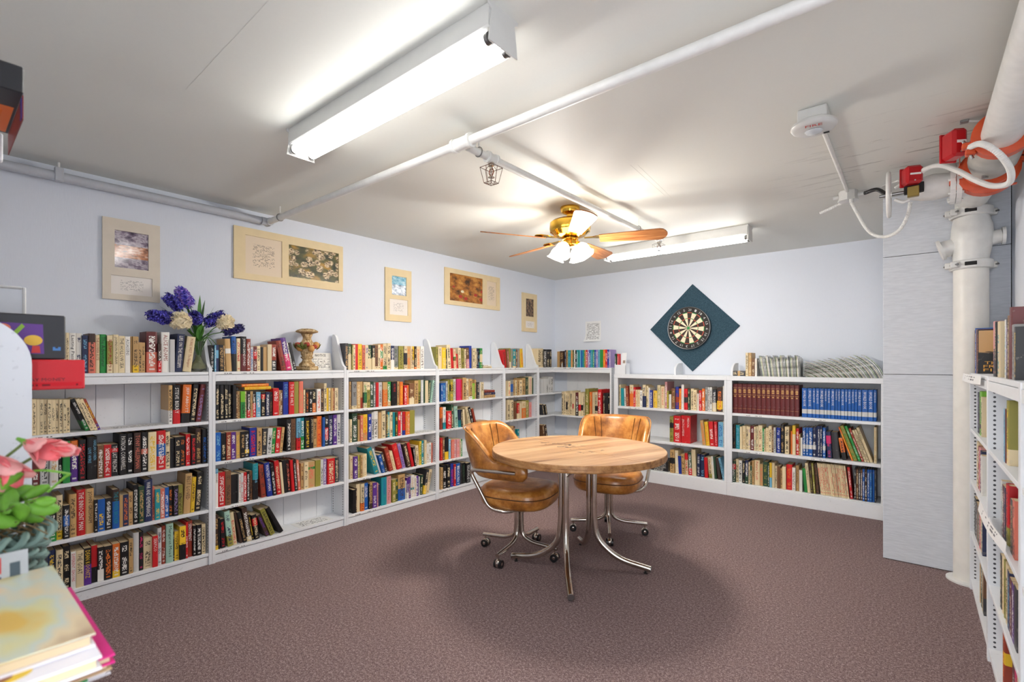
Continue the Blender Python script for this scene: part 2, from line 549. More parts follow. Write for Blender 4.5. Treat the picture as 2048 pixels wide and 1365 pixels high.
def bracket_profile(depth, h=0.285):
    """ogee end bracket standing on the top board: (y, z) from front to wall"""
    pts = [(0.0, 0.0), (0.0, 0.022)]
    for i in range(13):
        t = i / 12
        y = 0.012 + (depth - 0.05) * t
        z = 0.03 + (h - 0.03) * (3 * t * t - 2 * t ** 3)
        pts.append((y, z))
    pts += [(depth - .02, h + .004), (depth - .006, h - .006), (depth, h - .03), (depth, 0.0)]
    return pts
def round_profile(depth, h):
    pts = [(0.0, 0.0)]
    for i in range(9):
        a = math.pi / 2 * i / 8
        pts.append((0.0 + depth * 0.62 * (1 - math.cos(a)), h * 0.35 + h * 0.65 * math.sin(a)))
    pts += [(depth, h), (depth, 0)]
    return pts
def shelf_tag(parent, x0, x1, z, y=-.0012):
    """printed strip stuck on a shelf edge"""
    mb = MB(); mb.add([(x0, y, z - .006), (x1, y, z - .006), (x1, y, z + .006), (x0, y, z + .006),
                       (x0, y + .001, z - .006), (x1, y + .001, z - .006), (x1, y + .001, z + .006), (x0, y + .001, z + .006)],
                      [(0, 1, 2, 3), (4, 7, 6, 5), (0, 4, 5, 1), (3, 2, 6, 7)], 0, [[(0, 0), (1, 0), (1, 1), (0, 1)]] * 4)
    return mb.build('shelf_label', M['label_strip'], parent)

def wall_unit(label, w, loc, rz, depth=0.19, levels=LEVELS, brackets=(True, False), t=0.019, tags=True, planks=7):
    c = thing('bookcase', label, 'bookcase', loc, rz, 'white built-in bookcases')
    for x0 in (0.0, w - t):
        MB().cbox((x0, 0, 0), (x0 + t, depth - .006, TOPZ), .0015).build('side_panel', M['side'], c)
    MB().cbox((t + .0005, .004, TOPZ - .019), (w - t - .0005, depth - .006, TOPZ), .0015).build('top_board', M['shelf'], c)
    MB().cbox((t + .0005, .002, TOPZ - .062), (w - t - .0005, .018, TOPZ - .0215), .001).build('apron', M['shelf'], c)
    MB().cbox((t + .0005, .010, 0.0), (w - t - .0005, .024, levels[0] - .024), .001).build('kick_board', M['shelf'], c)
    for z in levels:
        MB().cbox((t + .0005, .003, z - .019), (w - t - .0005, depth - .007, z), .0015).build('shelf', M['shelf'], c)
        if tags:
            a = t + rnd.uniform(.01, .03)
            shelf_tag(c, a, a + rnd.uniform(.14, .3), z - .0095, .0018)
    if tags: shelf_tag(c, t + .015, t + .015 + .28, TOPZ - .0095, .0028)
    n = max(2, int(round(w / .145)))
    for i in range(n):          # tongue-and-groove back boards
        a = t + (w - 2 * t) * i / n; b = t + (w - 2 * t) * (i + 1) / n
        MB().cbox((a + .0012, depth - .0055, .0), (b - .0012, depth - .0005, TOPZ - .02), .0008).build('back_board', M['shelf'], c)
    prof = bracket_profile(depth - .005)
    for x0, on in ((0.0, brackets[0]), (w - t, brackets[1])):
        if on:
            MB().prism(prof, 'x', x0, x0 + t).build('end_bracket', M['shelf'], c).location = (0, 0, TOPZ)
    return c

RZL = R(90)     # along the long wall: local x -> +Y, local y -> -X
ux = [on_x(p, 725, FL).y for p in (62, 424.5, 693, 875.5, 1009, 1077)]
ux[0] = ux[1] - (ux[2] - ux[1])
CASE_NAMES = {
    'u1': 'bookcase below the bouquet', 'u2': 'bookcase below the stone urn', 'u3': 'bookcase under the wave picture',
    'u4': 'bookcase under the poppy picture', 'u5': 'narrow bookcase under the dark portrait', 'uc': 'corner bookcase',
    'ub': 'corner bookcase', 'r1': 'bookcase under the dartboard', 'r2': 'encyclopedia bookcase', 'rw': 'bookcase beside the riser pipe'}
wall_unit('white five-level bookcase below the bouquet, half hidden by the wicker basket', ux[1] - ux[0], (FL, ux[0], 0), RZL, brackets=(False, True))
wall_unit('white five-level bookcase with stone urn and NOTICE sign on top', ux[2] - ux[1] - .001, (FL, ux[1] + .0005, 0), RZL, brackets=(False, True))
wall_unit('white five-level bookcase under the narrow blue wave picture', ux[3] - ux[2] - .001, (FL, ux[2] + .0005, 0), RZL, brackets=(False, True))
wall_unit('white five-level bookcase under the red poppy picture, behind caramel chair', ux[4] - ux[3] - .001, (FL, ux[3] + .0005, 0), RZL, brackets=(False, True))
wall_unit('narrow white bookcase under the small dark portrait near the corner', ux[5] - ux[4] - .001, (FL, ux[4] + .0005, 0), RZL, brackets=(False, True))
# L-shaped corner unit: short run on the long wall, wider run on the end wall
XC1 = on_y(1222.5, 725, FB).x
def corner_unit():
    c = thing('corner_bookcase', 'white L-shaped corner bookcase holding the row of rainbow booklets', 'bookcase', (0, 0, 0), 0, 'white built-in bookcases')
    t = .019; y0 = ux[5] + .001; dl = FL - XL - .004; db = YB - FB - .004
    B = lambda a, b, n, m='shelf', k=.0015: MB().cbox(a, b, k).build(n, M[m], c)
    MB().cbox((0, 0, 0), (t, dl, TOPZ), .0015).build('side_panel', M['side'], c, loc=(FL, y0, 0), rot=(0, 0, RZL))
    MB().cbox((0, 0, 0), (t, db, TOPZ), .0015).build('side_panel', M['side'], c, loc=(XC1 - t, FB, 0))
    for z, long in ((LEVELS[0], 1), (LEVELS[1], 1), (LEVELS[2], 1), (LEVELS[3], 0), (TOPZ, 1)):
        n = 'top_board' if z == TOPZ else 'shelf'
        B((XL + .004, y0 + t, z - .019), (FL - .003, YB - .006, z), n)
        if long: B((FL - .002, FB + .003, z - .019), (XC1 - t, YB - .006, z), n)
    B((FL - .02, y0 + t, TOPZ - .062), (FL - .003, FB + .02, TOPZ - .0215), 'apron')
    B((FL - .002, FB + .003, TOPZ - .062), (XC1 - t, FB + .02, TOPZ - .0215), 'apron')
    B((FL - .02, y0 + t, 0), (FL - .006, FB + .02, LEVELS[0] - .02), 'kick_board')
    B((FL - .005, FB + .006, 0), (XC1 - t, FB + .02, LEVELS[0] - .02), 'kick_board')
    for i in range(3):
        a = y0 + t + (YB - y0 - t - .008) * i / 3; b = y0 + t + (YB - y0 - t - .008) * (i + 1) / 3
        B((XL + .0005, a + .001, 0), (XL + .0035, b - .001, TOPZ - .02), 'back_board', k=.0008)
    for i in range(5):
        a = FL + (XC1 - t - FL) * i / 5; b = FL + (XC1 - t - FL) * (i + 1) / 5
        B((a + .001, YB - .005, 0), (b - .001, YB - .001, TOPZ - .02), 'back_board', k=.0008)
    shelf_tag(c, FL + .12, FL + .34, TOPZ - .0095, FB + .0018)
    return c
corner_unit()

# heavier wooden cases on the end wall
XS0, XS1, XS2 = on_y(1229, 725, FB).x, on_y(1454.5, 725, FB).x, CXL - .004
R_TOP = 1.168; R_LEV = [0.128, 0.456, 0.806]
def plank_case(label, x0, x1, ends, last):
    c = thing('bookcase', label, 'bookcase', (x0, FB - .015, 0), 0, 'white built-in bookcases')
    w = x1 - x0; d = YB - FB + .015 - .002; st = .05
    for a in (0.0, w - .02):
        MB().cbox((a, .022, 0), (a + .02, d - .006, R_TOP - .022), .0015).build('side_panel', M['shelf'], c)
    MB().cbox((0, 0, R_LEV[0] - .004), (st * .95, .021, R_TOP - .045), .002).build('stile', M['shelf'], c)
    MB().cbox((w - st * (.95 if last else .5), 0, R_LEV[0] - .004), (w, .021, R_TOP - .045), .002).build('stile', M['shelf'], c)
    MB().cbox((0, -.002, R_TOP - .044), (w, .021, R_TOP - .0005), .002).build('top_rail', M['shelf'], c)
    MB().cbox((0, .0215, R_TOP - .0215), (w, d - .001, R_TOP), .002).build('top_board', M['shelf'], c)
    MB().cbox((0, -.002, 0), (w, .021, R_LEV[0] - .005), .002).build('kick_board', M['shelf'], c)
    MB().cbox((.0205, .0225, R_LEV[0] - .02), (w - .0205, d - .007, R_LEV[0]), .0015).build('shelf', M['shelf'], c)
    for z in R_LEV[1:]:
        MB().cbox((.0205, .0225, z - .02), (w - .0205, d - .007, z), .0015).build('shelf', M['shelf'], c)
        MB().cbox((st * .95 + .0005, .002, z - .024), (w - st * (.95 if last else .5) - .0005, .021, z - .0005), .0015).build('shelf_edge', M['shelf'], c)
        shelf_tag(c, st + .1, st + .3, z - .012, .0008); shelf_tag(c, w * .55, w * .55 + .16, z - .012, .0008)
    MB().box((.021, d - .0055, R_LEV[0]), (w - .021, d - .001, R_TOP - .022)).build('back_board', M['shelf'], c)
    for a in ends:
        MB().prism(round_profile(.2, .125), 'x', a, a + .02).build('end_bracket', M['shelf'], c).location = (0, .06, R_TOP)
    return c
plank_case('low white wooden bookcase under the dartboard with red books inside', XS0, XS1 - .0006, (XS1 - XS0 - .55,), False)
plank_case('low white wooden bookcase holding maroon and blue encyclopedia sets', XS1, XS2, (.02,), True)

# shelving along the short wall, mostly hidden by its own uprights
RWL = [0.06, 0.335, 0.63, 0.925]
ry = [3.842, 2.968, 2.118, 1.27]
for i, lb in enumerate(('white bookcase beside the riser pipe with bent paper shelf sign', 'white bookcase with the olive green book, second from the riser pipe',
                        'white bookcase cut by the picture edge, third from the riser pipe')):
    wall_unit(lb, ry[i] - ry[i + 1] - .001, (FR, ry[i], 0), R(-90), depth=XR - FR - .002, levels=RWL, brackets=(False, False), tags=False)

# ------------------------------------------------------------------ books
PAL = {'k': ('black', (26, 25, 27)), 'K': ('charcoal', (58, 58, 62)), 'w': ('white', (234, 231, 224)), 'c': ('cream', (228, 209, 168)), 't': ('tan', (196, 158, 104)),
       'o': ('orange', (226, 116, 44)), 'r': ('red', (206, 30, 36)), 'm': ('maroon', (102, 38, 40)), 'b': ('blue', (28, 92, 172)), 'n': ('navy', (36, 46, 84)),
       'l': ('light blue', (116, 176, 206)), 'q': ('teal', (30, 142, 152)), 'g': ('green', (38, 138, 62)), 'G': ('dark green', (44, 74, 54)), 'e': ('olive', (152, 146, 64)),
       'y': ('yellow', (236, 194, 48)), 'p': ('purple', (92, 48, 140)), 'v': ('lilac', (150, 128, 180)), 'i': ('pink', (216, 150, 152)), 's': ('salmon', (222, 118, 96)),
       'a': ('grey', (136, 136, 134)), 'A': ('pale grey', (204, 204, 202)), 'u': ('brown', (120, 82, 54)), 'd': ('dark brown', (66, 46, 38)), 'x': ('rust', (152, 60, 42)),
       'L': ('lime green', (126, 196, 50)), 'M': ('mint', (170, 208, 190)), 'P': ('magenta', (214, 44, 110)), 'B': ('deep blue', (30, 54, 150))}
DARK = set('kKrmbnqgGepvaudxBoP')
def ordinal(n):
    return '%d%s' % (n, 'th' if 10 <= n % 100 <= 20 else {1: 'st', 2: 'nd', 3: 'rd'}.get(n % 10, 'th'))

def book_mesh(T, H, D, hard):
    """cover folded round the pages: x thickness, y depth from the spine, z height"""
    b = min(.0045, .2 * T) if hard else .0008
    c = .0024 if hard else .0007
    c = min(c, .2 * T)
    out = [(0, D), (0, b), (.16 * T, .32 * b), (.5 * T, 0), (.84 * T, .32 * b), (T, b), (T, D)]
    inn = [(T - c, D), (T - c, b + c), (c, b + c), (c, D)]
    P = out + inn; n = len(P)
    mb = MB(); v = [(p[0], p[1], 0) for p in P] + [(p[0], p[1], H) for p in P]
    fs, uv = [], []
    for i in range(n):
        j = (i + 1) % n
        fs.append((i, j, j + n, i + n))
        if 1 <= i <= 4:
            a, d = P[i][0] / T, P[j][0] / T
        else:
            a = d = 4.0
        uv.append([(a, 0), (d, 0), (d, 1), (a, 1)])
    # flat caps as strips so the fold stays hollow
    strips = [(0, 1, 9, 10), (1, 2, 3, 4, 5, 8, 9), (5, 6, 7, 8)]
    for s in strips:
        fs.append(tuple(reversed(s))); uv.append([(4, 0)] * len(s))
        fs.append(tuple(q + n for q in s)); uv.append([(4, 1)] * len(s))
    mb.add(v, fs, 0, uv)
    ins = .003 if hard else .0002
    pg = MB().box((c + .0002, b + c, ins), (T - c - .0002, D - (.004 if hard else .0003), H - ins))
    return mb, pg

SPECS = []
HARD_H = .213          # taller than this reads as a hardcover, shorter as a paperback
def book_look(code):
    parts = code.split('.')
    base = parts[0][0]; band = None; lo = hi = -1.0
    inkc = parts[1][0] if len(parts) > 1 else None
    seg = code.split('-')
    if len(seg) > 1:
        band = seg[1][0]; f = seg[1][1:]
        if f.startswith('_'): lo, hi = -1.0, float('.' + f[1:])
        elif f.startswith('^'): lo, hi = 1 - float('.' + f[1:]), 2.0
        elif f.startswith('='): lo, hi = float('.' + f[1:3]), float('.' + f[3:5])
        else: lo, hi = -1.0, .13
    if inkc is None:
        inkc = rnd.choice('wwccyA') if base in DARK else rnd.choice('kkdnxK')
    return base, inkc, band, lo, hi
def make_book(code, T, H, D, origin, rz, lean, label, group, title=None, name=None, cat=None):
    """queue a book; the queue is built once every row is known"""
    SPECS.append(dict(code=code, T=T, H=H, D=D, org=Vector(origin), rz=rz, lean=lean, label=label, group=group, title=title, name=name, cat=cat,
                      j=rnd.uniform(.86, 1.1), seed=rnd.random(), amt=0.0 if title else (rnd.choice((.95, .9, .8)) if rnd.random() < .86 else 0.0), look=book_look(code)))
FACE_ATTR = ('cloth', 'ink', 'band', 'spine')
def face_values(s):
    base, inkc, band, lo, hi = s['look']
    cl = tuple(min(1, x * s['j']) for x in rgb(*PAL[base][1]))
    bd = rgb(*PAL[band][1]) if band else cl
    return [cl + (s['amt'],), rgb(*PAL[inkc][1]) + (1,), bd + (1,), (lo, hi, max(8, int(s['H'] / .0048)) / 100.0, s['seed'])]
def paint_faces(me, vals):
    for i, nm in enumerate(FACE_ATTR):
        a = me.attributes.new(nm, 'FLOAT_COLOR', 'FACE')
        flat = []
        for v in vals: flat += list(v[i])
        a.data.foreach_set('color', flat)
def book_matrix(s):
    return Matrix.Translation(s['org']) @ Matrix.Rotation(s['rz'], 4, 'Z') @ Matrix.Rotation(s['lean'], 4, 'Y')
def px_size(s):
    c = book_matrix(s) @ Vector((s['T'] / 2, 0, s['H'] / 2)) - Vector((0, 0, CAM_H))
    d = c.dot(VIEW)
    n = Vector((math.cos(s['rz']), math.sin(s['rz']), 0))
    if abs(s['rz'] + R(90)) < .01: return 1.0        # near shelving: the covers show, not only the spines
    return s['T'] * abs(n.dot(RIGHT) - n.dot(VIEW) * c.dot(RIGHT) / d) * s['H'] / (d * d)
def is_hard(s): return s['H'] >= HARD_H
def build_book(s):
    hard = is_hard(s); T, H = s['T'], s['H']
    mb, pg = book_mesh(T, H, s['D'], hard)
    o = mb.build(s['name'] or ('hardcover_book' if hard else 'paperback_book'), M['book'], None)
    paint_faces(o.data, [face_values(s)] * len(mb.f))
    o.matrix_world = book_matrix(s)
    pg.build('page_block', M['pages'], o)
    if s['title']:
        ls = s['title'].split('|'); n = len(ls); ic = PAL[s['look'][1]][1]
        for i, t in enumerate(ls):
            hh = min(.62 * T / n, .02)
            ww = min(.82 * H, hh * .72 * len(t))
            zc = min(H * .53 + (H * .82 - ww) * .45 * (1 if i % 2 == 0 else .2), H * .96 - ww / 2)
            lettering('title', t, ink(rgb(*ic)), o, (T * (.5 + .27 * (n - 1) - (.54 * i if n > 1 else 0)), -.0005, zc), (0, 0, -1), (1, 0, 0), ww, hh)
    tag(o, s['label'].replace('KIND', 'hardcover' if hard else 'paperback'), s['cat'] or ('book' if hard else 'paperback'), s['group'])
    return o
def build_all_books(limit=298):
    """the ones that show largest become objects of their own; past the limit the far small ones are one mass"""
    rest = []
    for hard in (True, False):
        q = sorted((s for s in SPECS if not s['name'] and is_hard(s) == hard), key=px_size, reverse=True)
        rest += q[limit:]
    gone = set(id(s) for s in rest)
    for s in SPECS:
        if id(s) not in gone: build_book(s)
    if rest:
        mb = MB(); vals = []
        for s in rest:
            a, pg = book_mesh(s['T'], s['H'], s['D'], is_hard(s)); m = book_matrix(s)
            a.xf(m); pg.xf(m); fv = face_values(s)
            mb.add(a.v, a.f, 0, a.uv); vals += [fv] * len(a.f)
            mb.add(pg.v, pg.f, 1); vals += [fv] * len(pg.f)
        o = mb.build('small_far_books', [M['book'], M['pages']])
        paint_faces(o.data, vals)
        tag(o, 'many small distant books filling the remaining shelf space', 'books', kind='stuff')
    print('BOOKS', len(SPECS), 'joined', len(rest), 'hard', sum(1 for s in SPECS if not s['name'] and is_hard(s)))

def colour_name(code):
    n = PAL[code[0]][0]
    if '-' in code:
        n += ' and ' + PAL[code.split('-')[1][0]][0]
    return n

SHELF_WORDS = {'T': 'atop', 'A': 'upper shelf,', 'B': 'middle shelf,', 'C': 'lower shelf,', 'D': 'bottom shelf,'}
BOUNDS = {'u1': (ux[0], ux[1]), 'u2': (ux[1], ux[2]), 'u3': (ux[2], ux[3]), 'u4': (ux[3], ux[4]), 'u5': (ux[4], ux[5]), 'uc': (ux[5], 5.33),
          'ub': (XL + .02, XC1), 'r1': (XS0, XS1), 'r2': (XS1, XS2)}
def book_label(code, lean, kw, k, tail):
    for cn in (colour_name(code), PAL[code[0]][0]):
        lb = '%s%s %s, %s %s' % ('leaning ' if abs(lean) > R(6) else '', cn, kw, ordinal(k), tail)
        if len(lb.split()) <= 16: break
    return lb
def shelf_row(case, lev, view, data, frame, z, depth, clear, where=None, setback=(.014, .03), group=None, nm=None, cat=None, kindword=None, bounds=None):
    """place a transcribed row of books. view: (ox, oy, scale) of the studied crop; frame: 'L' long wall, 'B' end wall"""
    ox, oy, sc = view
    rows = []
    for ln in data.strip().split('\n'):
        for it in ln.split(';'):
            p = it.strip().split(None, 5)
            if len(p) >= 4:
                rows.append((p[0], float(p[1]), float(p[2]), float(p[3]), R(float(p[4])) if len(p) > 4 else 0.0, p[5] if len(p) > 5 else None))
    sp = {'L': FL - .02, 'B': FB + .03}[frame]
    where = where or '%s %s' % (SHELF_WORDS[lev], CASE_NAMES[case])
    lo, hi = bounds or BOUNDS[case]
    tt = .0212
    lo, hi = (lo + .002 + (0 if lev == 'T' else tt), hi - tt - .001)
    Q = []
    for code, a, b, top, lean, title in rows:
        P = (lambda px, py: on_x(px, py, sp)) if frame == 'L' else (lambda px, py: on_y(px, py, sp))
        ax = 1 if frame == 'L' else 0
        A, B = P(ox + a / sc, 725)[ax], P(ox + b / sc, 725)[ax]
        zt = P(ox + (a + b) / 2 / sc, oy + top / sc).z
        H = max(.125, min((zt - z) / math.cos(lean), clear - .012 if clear else .3))
        T = max(.007, (B - A) * math.cos(lean))
        if lean: H = min(H, (clear - .008 - T * abs(math.sin(lean))) / math.cos(lean) if clear else H)
        Q.append([A, T, H, lean, code, title])
    def left_at(q, h): return q[0] + h * math.tan(q[3])
    def right_at(q, h): return q[0] + q[1] / math.cos(q[3]) + h * math.tan(q[3])
    def gap(p, q):
        h = min(p[2] * math.cos(p[3]) + p[1] * abs(math.sin(p[3])), q[2] * math.cos(q[3]) + q[1] * abs(math.sin(q[3])))
        return min(left_at(q, t) - right_at(p, t) for t in (0.0, h)) - .0006
    for it in range(3):
        for i, q in enumerate(Q):                       # push right until nothing interpenetrates
            low = lo - min(0, q[2] * math.sin(q[3]))
            if q[0] < low: q[0] = low
            if i:
                g = gap(Q[i - 1], q)
                if g < 0:
                    if q[3] == 0 and Q[i - 1][3] == 0 and q[1] + g > .7 * q[1]:
                        q[0] -= g; q[1] += g
                    else: q[0] -= g
        for i in range(len(Q) - 1, -1, -1):             # and back left from the far upright
            q = Q[i]
            top = q[2] * math.cos(q[3])
            over = max(right_at(q, 0), right_at(q, top)) - hi
            if over > 0: q[0] -= over
            if i + 1 < len(Q):
                g = gap(q, Q[i + 1])
                if g < 0: q[0] += g
        if Q and Q[0][0] >= lo - 1e-4 - min(0, Q[0][2] * math.sin(Q[0][3])): break
        for q in Q: q[1] *= .96
    for k, (A, T, H, lean, code, title) in enumerate(Q):
        sb = rnd.uniform(*setback)
        D = min(depth - sb - .006, H * rnd.uniform(.64, .7))
        pz = z + T * math.sin(max(0, lean)) + .0004
        if frame == 'L':
            org, rz = (FL - sb, A, pz), R(90)
        else:
            org, rz = (A, FB + sb + .012, pz), 0.0
        lb = book_label(code, lean, kindword or 'KIND', k + 1, 'from left, ' + where)
        make_book(code, T, H, D, org, rz, lean, lb, group or 'books on the %s' % CASE_NAMES[case], title, nm, cat)

# ------------------------------------------------------------------ transcribed rows (colour[.ink][-band]  left right top  lean  lettering)
z1, z2, z4, z5 = (0, 600, 4.55), (0, 840, 4.55), (400, 640, 6.203), (400, 820, 4.55)
z6, z7, z8, z9 = (660, 640, 6.204), (660, 840, 6.204), (860, 660, 6.204), (860, 820, 6.204)
zc, r3, r4, r5, r6 = (1000, 620, 5.688), (1220, 680, 7.585), (1220, 800, 6.823), (1440, 680, 6.024), (1440, 820, 5.688)
DL, DB = .183, .29
C = {'T': 0, 'A': .25, 'B': .248, 'C': .276, 'D': .257}
ZL = {'T': TOPZ, 'A': LEVELS[3], 'B': LEVELS[2], 'C': LEVELS[1], 'D': LEVELS[0]}
def L(case, lev, view, data, **kw):
    return shelf_row(case, lev, view, data, 'L', ZL[lev], DL, C[lev], **kw)

L('u1', 'T', z1, '''c 600 628 300; w.k 630 690 303 0 Lasting Passages; w.n 692 748 305; n.l 750 800 325; s.d-d^22 805 868 308; c.x 872 912 320 0 THE POWER ELITE
g.k 914 970 315 0 The Adventurer; c-e=2385 975 1025 325; c.k 1028 1078 318 0 JOHNSON McGRAW; c.k 1080 1135 330 0 THE HOLLOW SEA; w.k 1140 1185 335 0 ASSASSINS
t 1190 1205 335; t-y_2 1208 1260 335; t.k 1262 1290 388; t.k 1292 1322 390; s.w-m^5 1338 1435 290; d-r_4 1438 1468 400; w.x 1472 1545 295 0 ALICE ADAMS; A.r 1547 1588 362
n.w 1592 1660 312 4 LIFE ON THE MISSISSIPPI; c.x 1668 1745 338 7 MORRIS WEST  The Navigator''')
L('u1', 'A', z1, '''c.k 160 193 905; c.k 194 227 905; c.k 228 261 906; c.k 262 294 907; c.k 295 330 908; c.k 331 362 910; c.k 363 398 910; c.k 399 432 911; c.k 433 468 911; c.k 469 503 911; c.k 504 538 911; c.k 539 572 910; c.k 573 606 910; c.k 607 640 910
k-g_32 742 782 905 -20; c.d 786 822 905 -20; c.d 826 858 905 -20; x-p_2 861 888 905 -20
t-w_35 1535 1573 765; k.w-r_36 1576 1640 765 0 STEVE BERRY; o.w-k_25 1652 1728 772 3 JEFF ABBOTT; k.c 1734 1782 768 5; m.v 1786 1832 768 7''')
L('u1', 'B', z2, '''m.w 225 285 190; m.w 290 362 200; A.k 368 448 178; w.t 452 530 190; k.w 534 568 200; g.w 571 638 198; p.w-o^2 643 715 193; k.r 718 785 183; k.l 793 882 143 0 HARLAN COBEN|LIVE WIRE
u.w 886 942 235; r.w 946 1012 228; k.w-r=7587 1016 1078 225 0 THE LAST PRECINCT; k.w 1088 1156 103 0 PATRICIA CORNWELL; k.w 1158 1216 120; d.s 1219 1282 104 0 TONY HILLERMAN; k.w-s=4558 1288 1347 108; c.y 1349 1423 112; r.w-b=3566 1427 1507 92; c.k 1508 1551 112
k.c 1553 1590 170; k.c 1592 1641 158; k.o 1644 1691 155; r.w 1695 1736 132; k.r 1740 1782 138; d.t 1786 1838 80; k.b 1846 1890 85''')
L('u1', 'C', z2, '''c.k 268 346 650; d.w 350 400 782; u.c 402 442 790; k.w-g_26 447 513 790; c.k-y_2 516 573 692; k.w-b=3870 577 632 780; t.k 634 699 680; r.w 700 779 638 0 THE INNOCENT MAN; t.k 780 857 630 0 JOHN GRISHAM
k.w 858 889 728; b.y 891 957 725; k.w 960 1021 714; d.q-b_7 1022 1086 635 0 THE POWER BROKER; t.d 1087 1118 690; n.o 1119 1172 683; t.d 1173 1211 660; k.w 1213 1260 595; G.t 1261 1313 607; n.w 1314 1389 545 0 WAR AND REMEMBRANCE
s 1390 1411 610; q.y 1412 1459 633; s.w 1461 1501 628; b.w 1503 1539 618; k.o 1541 1577 606; k.v 1579 1624 600; e.d 1626 1668 595; t.d 1670 1730 495 3 BEST LOVED; y.d 1734 1770 528 3; k.c 1774 1828 482 4''')
L('u1', 'D', z2, '''n 440 508 1195; c 511 573 1188; k.c 576 643 1158; w.r 646 690 1202 0 DIFFERENT SEASONS; c.k 692 762 1192 0 THE GOAT; k.y-p_55 765 832 1170 0 DEAN KOONTZ; r.k-k_42 835 888 1150; k.w-w_35 890 946 1162; k.o 948 1022 1150; o.w-y_2 1025 1091 1130; k.w 1095 1170 1114; t 1172 1209 1085
A.d 1212 1263 1030; k.P 1266 1306 1024; c.k 1310 1388 1080; r.w 1389 1435 1057 0 SERPICO; A.n 1438 1475 990; x.w 1477 1511 970; M.G 1513 1579 948 0 Margaret Mead; k 1580 1591 1020; y.k 1592 1633 1020; y.k-k_45 1635 1690 970; r.w 1691 1709 935; x.w 1711 1756 925 0 SENTIMENT; k.w 1758 1786 965; k.w 1789 1832 955; c.k 1835 1869 950''')

L('u2', 'T', z4, '''k.w 92 130 316; l.w 133 150 315; n-l=5080 152 185 310; k.t 188 246 312 -2; t.d 249 268 320 -2; t-w=5570 270 338 236 -3; b.k-k_5 340 400 204 -1; c.r 404 452 230; k.w-m_5 455 522 206 0 JOHN SANDFORD; x 525 577 236; A.b 580 622 334; m.w-r=5080 625 668 336; c.d 671 715 325; k.t 718 751 340; t.o 753 800 337; c.k 804 855 305; x.w-K_4 858 916 306
x.d 992 1056 268 -11; p.w-P_5 1060 1128 235 -12; w 1131 1150 292 -12; k.A 1154 1188 290 -12''')
L('u2', 'A', z4, '''k.c 195 242 814; k.c 250 299 814; k.c 305 351 814; k.c 355 401 814; k.c 405 449 815; u.c 452 470 890; t.d 472 503 890; L.k-g_6 506 559 888; c.d 562 583 890; k.w-r_3 586 623 890; t 625 640 890; t 642 656 888; k.w-r_55 660 697 890; l.w 702 756 896; k.c-r=7292 762 811 900; n.w 815 862 895; k.u 868 903 898; r.w 906 976 850; t.d 977 1001 875; u.w 1003 1031 875
B.l 1039 1103 772 0 DECIBEL; r.w 1107 1170 772 0 TO THE HILT; e.d 1173 1234 768; s.t 1239 1289 765; c.d 1292 1313 870; k.o 1316 1356 866; k.w 1358 1398 865; k.c-o_4 1400 1442 862; w.s 1452 1499 860; d.t 1502 1540 858; c.k 1545 1580 790; y.c 1583 1600 850; c.d 1601 1622 850; t 1624 1650 850; x 1652 1673 850; c.d 1676 1718 848''')
L('u2', 'B', z5, '''b.l 148 196 208; k.c 200 239 214; x.c 242 286 205; p.w 288 329 205; t.y 332 369 204; k.t 371 409 200; k.w-y=1530 412 450 196; B.r 454 516 164; t.k 518 560 166; K.c 564 604 174 3; A.k 606 646 170 3; g.c 648 684 170 4; r.w 686 726 166 5; t.d 728 752 164 6
k.w 790 830 88; u.d 832 879 75; l.k-r_38 882 918 74; q.w-g_4 921 956 72; k.y 958 999 65; k.c 1001 1031 60 0 JAMES PATTERSON; t.d 1035 1069 84; o.r 1073 1115 55; b 1117 1136 70; k.w-r=2060 1139 1176 50; n.w 1179 1215 45; p.w 1218 1251 38; A.n 1253 1286 42''')
L('u2', 'C', z5, '''w.k-l^12 135 162 540 0 E BENWARD; r.w 164 228 570; u.d 230 281 558; k.w 286 350 590; w.r 352 369 588; A.r 371 394 575; r.w 396 424 570; k.w 426 448 558; u.k 450 480 560; k.l-q^45 482 530 490 0 J D ROBB; x.d 566 610 502 -5; B.w 616 664 480 -6 WAITERS WOMAN; k.w 667 698 482 -6; r.c 702 742 462 -5; c.d 746 768 478 -5; k.c 772 803 460 -4; k.s 805 834 458 -4; r.k 838 864 456 -4; k.w 866 890 455 -4; s.w 892 914 456 -4
t.d 922 946 490; c.d 949 986 480; t.s-g=7080 988 1050 474; e.d 1053 1100 460; A.k 1102 1126 455; v.w 1128 1155 446; r.c 1160 1226 444; K.c 1232 1266 436''')
L('u2', 'D', z5, '''d.t-y_12 138 172 960; k.w 174 187 990; k.r 190 228 996 -2; M.n-e_3 248 298 922 -6; c.r 301 336 932 -6; d.c 352 376 930 -11; k.t 380 414 928 -11; d.w-c_14 434 478 888 -9; k 481 498 950 -9; k.c-r=5585 503 544 952 -8; d.p 606 640 945 -21; e.k 646 688 890 -21; k.c 730 768 872 -27''')

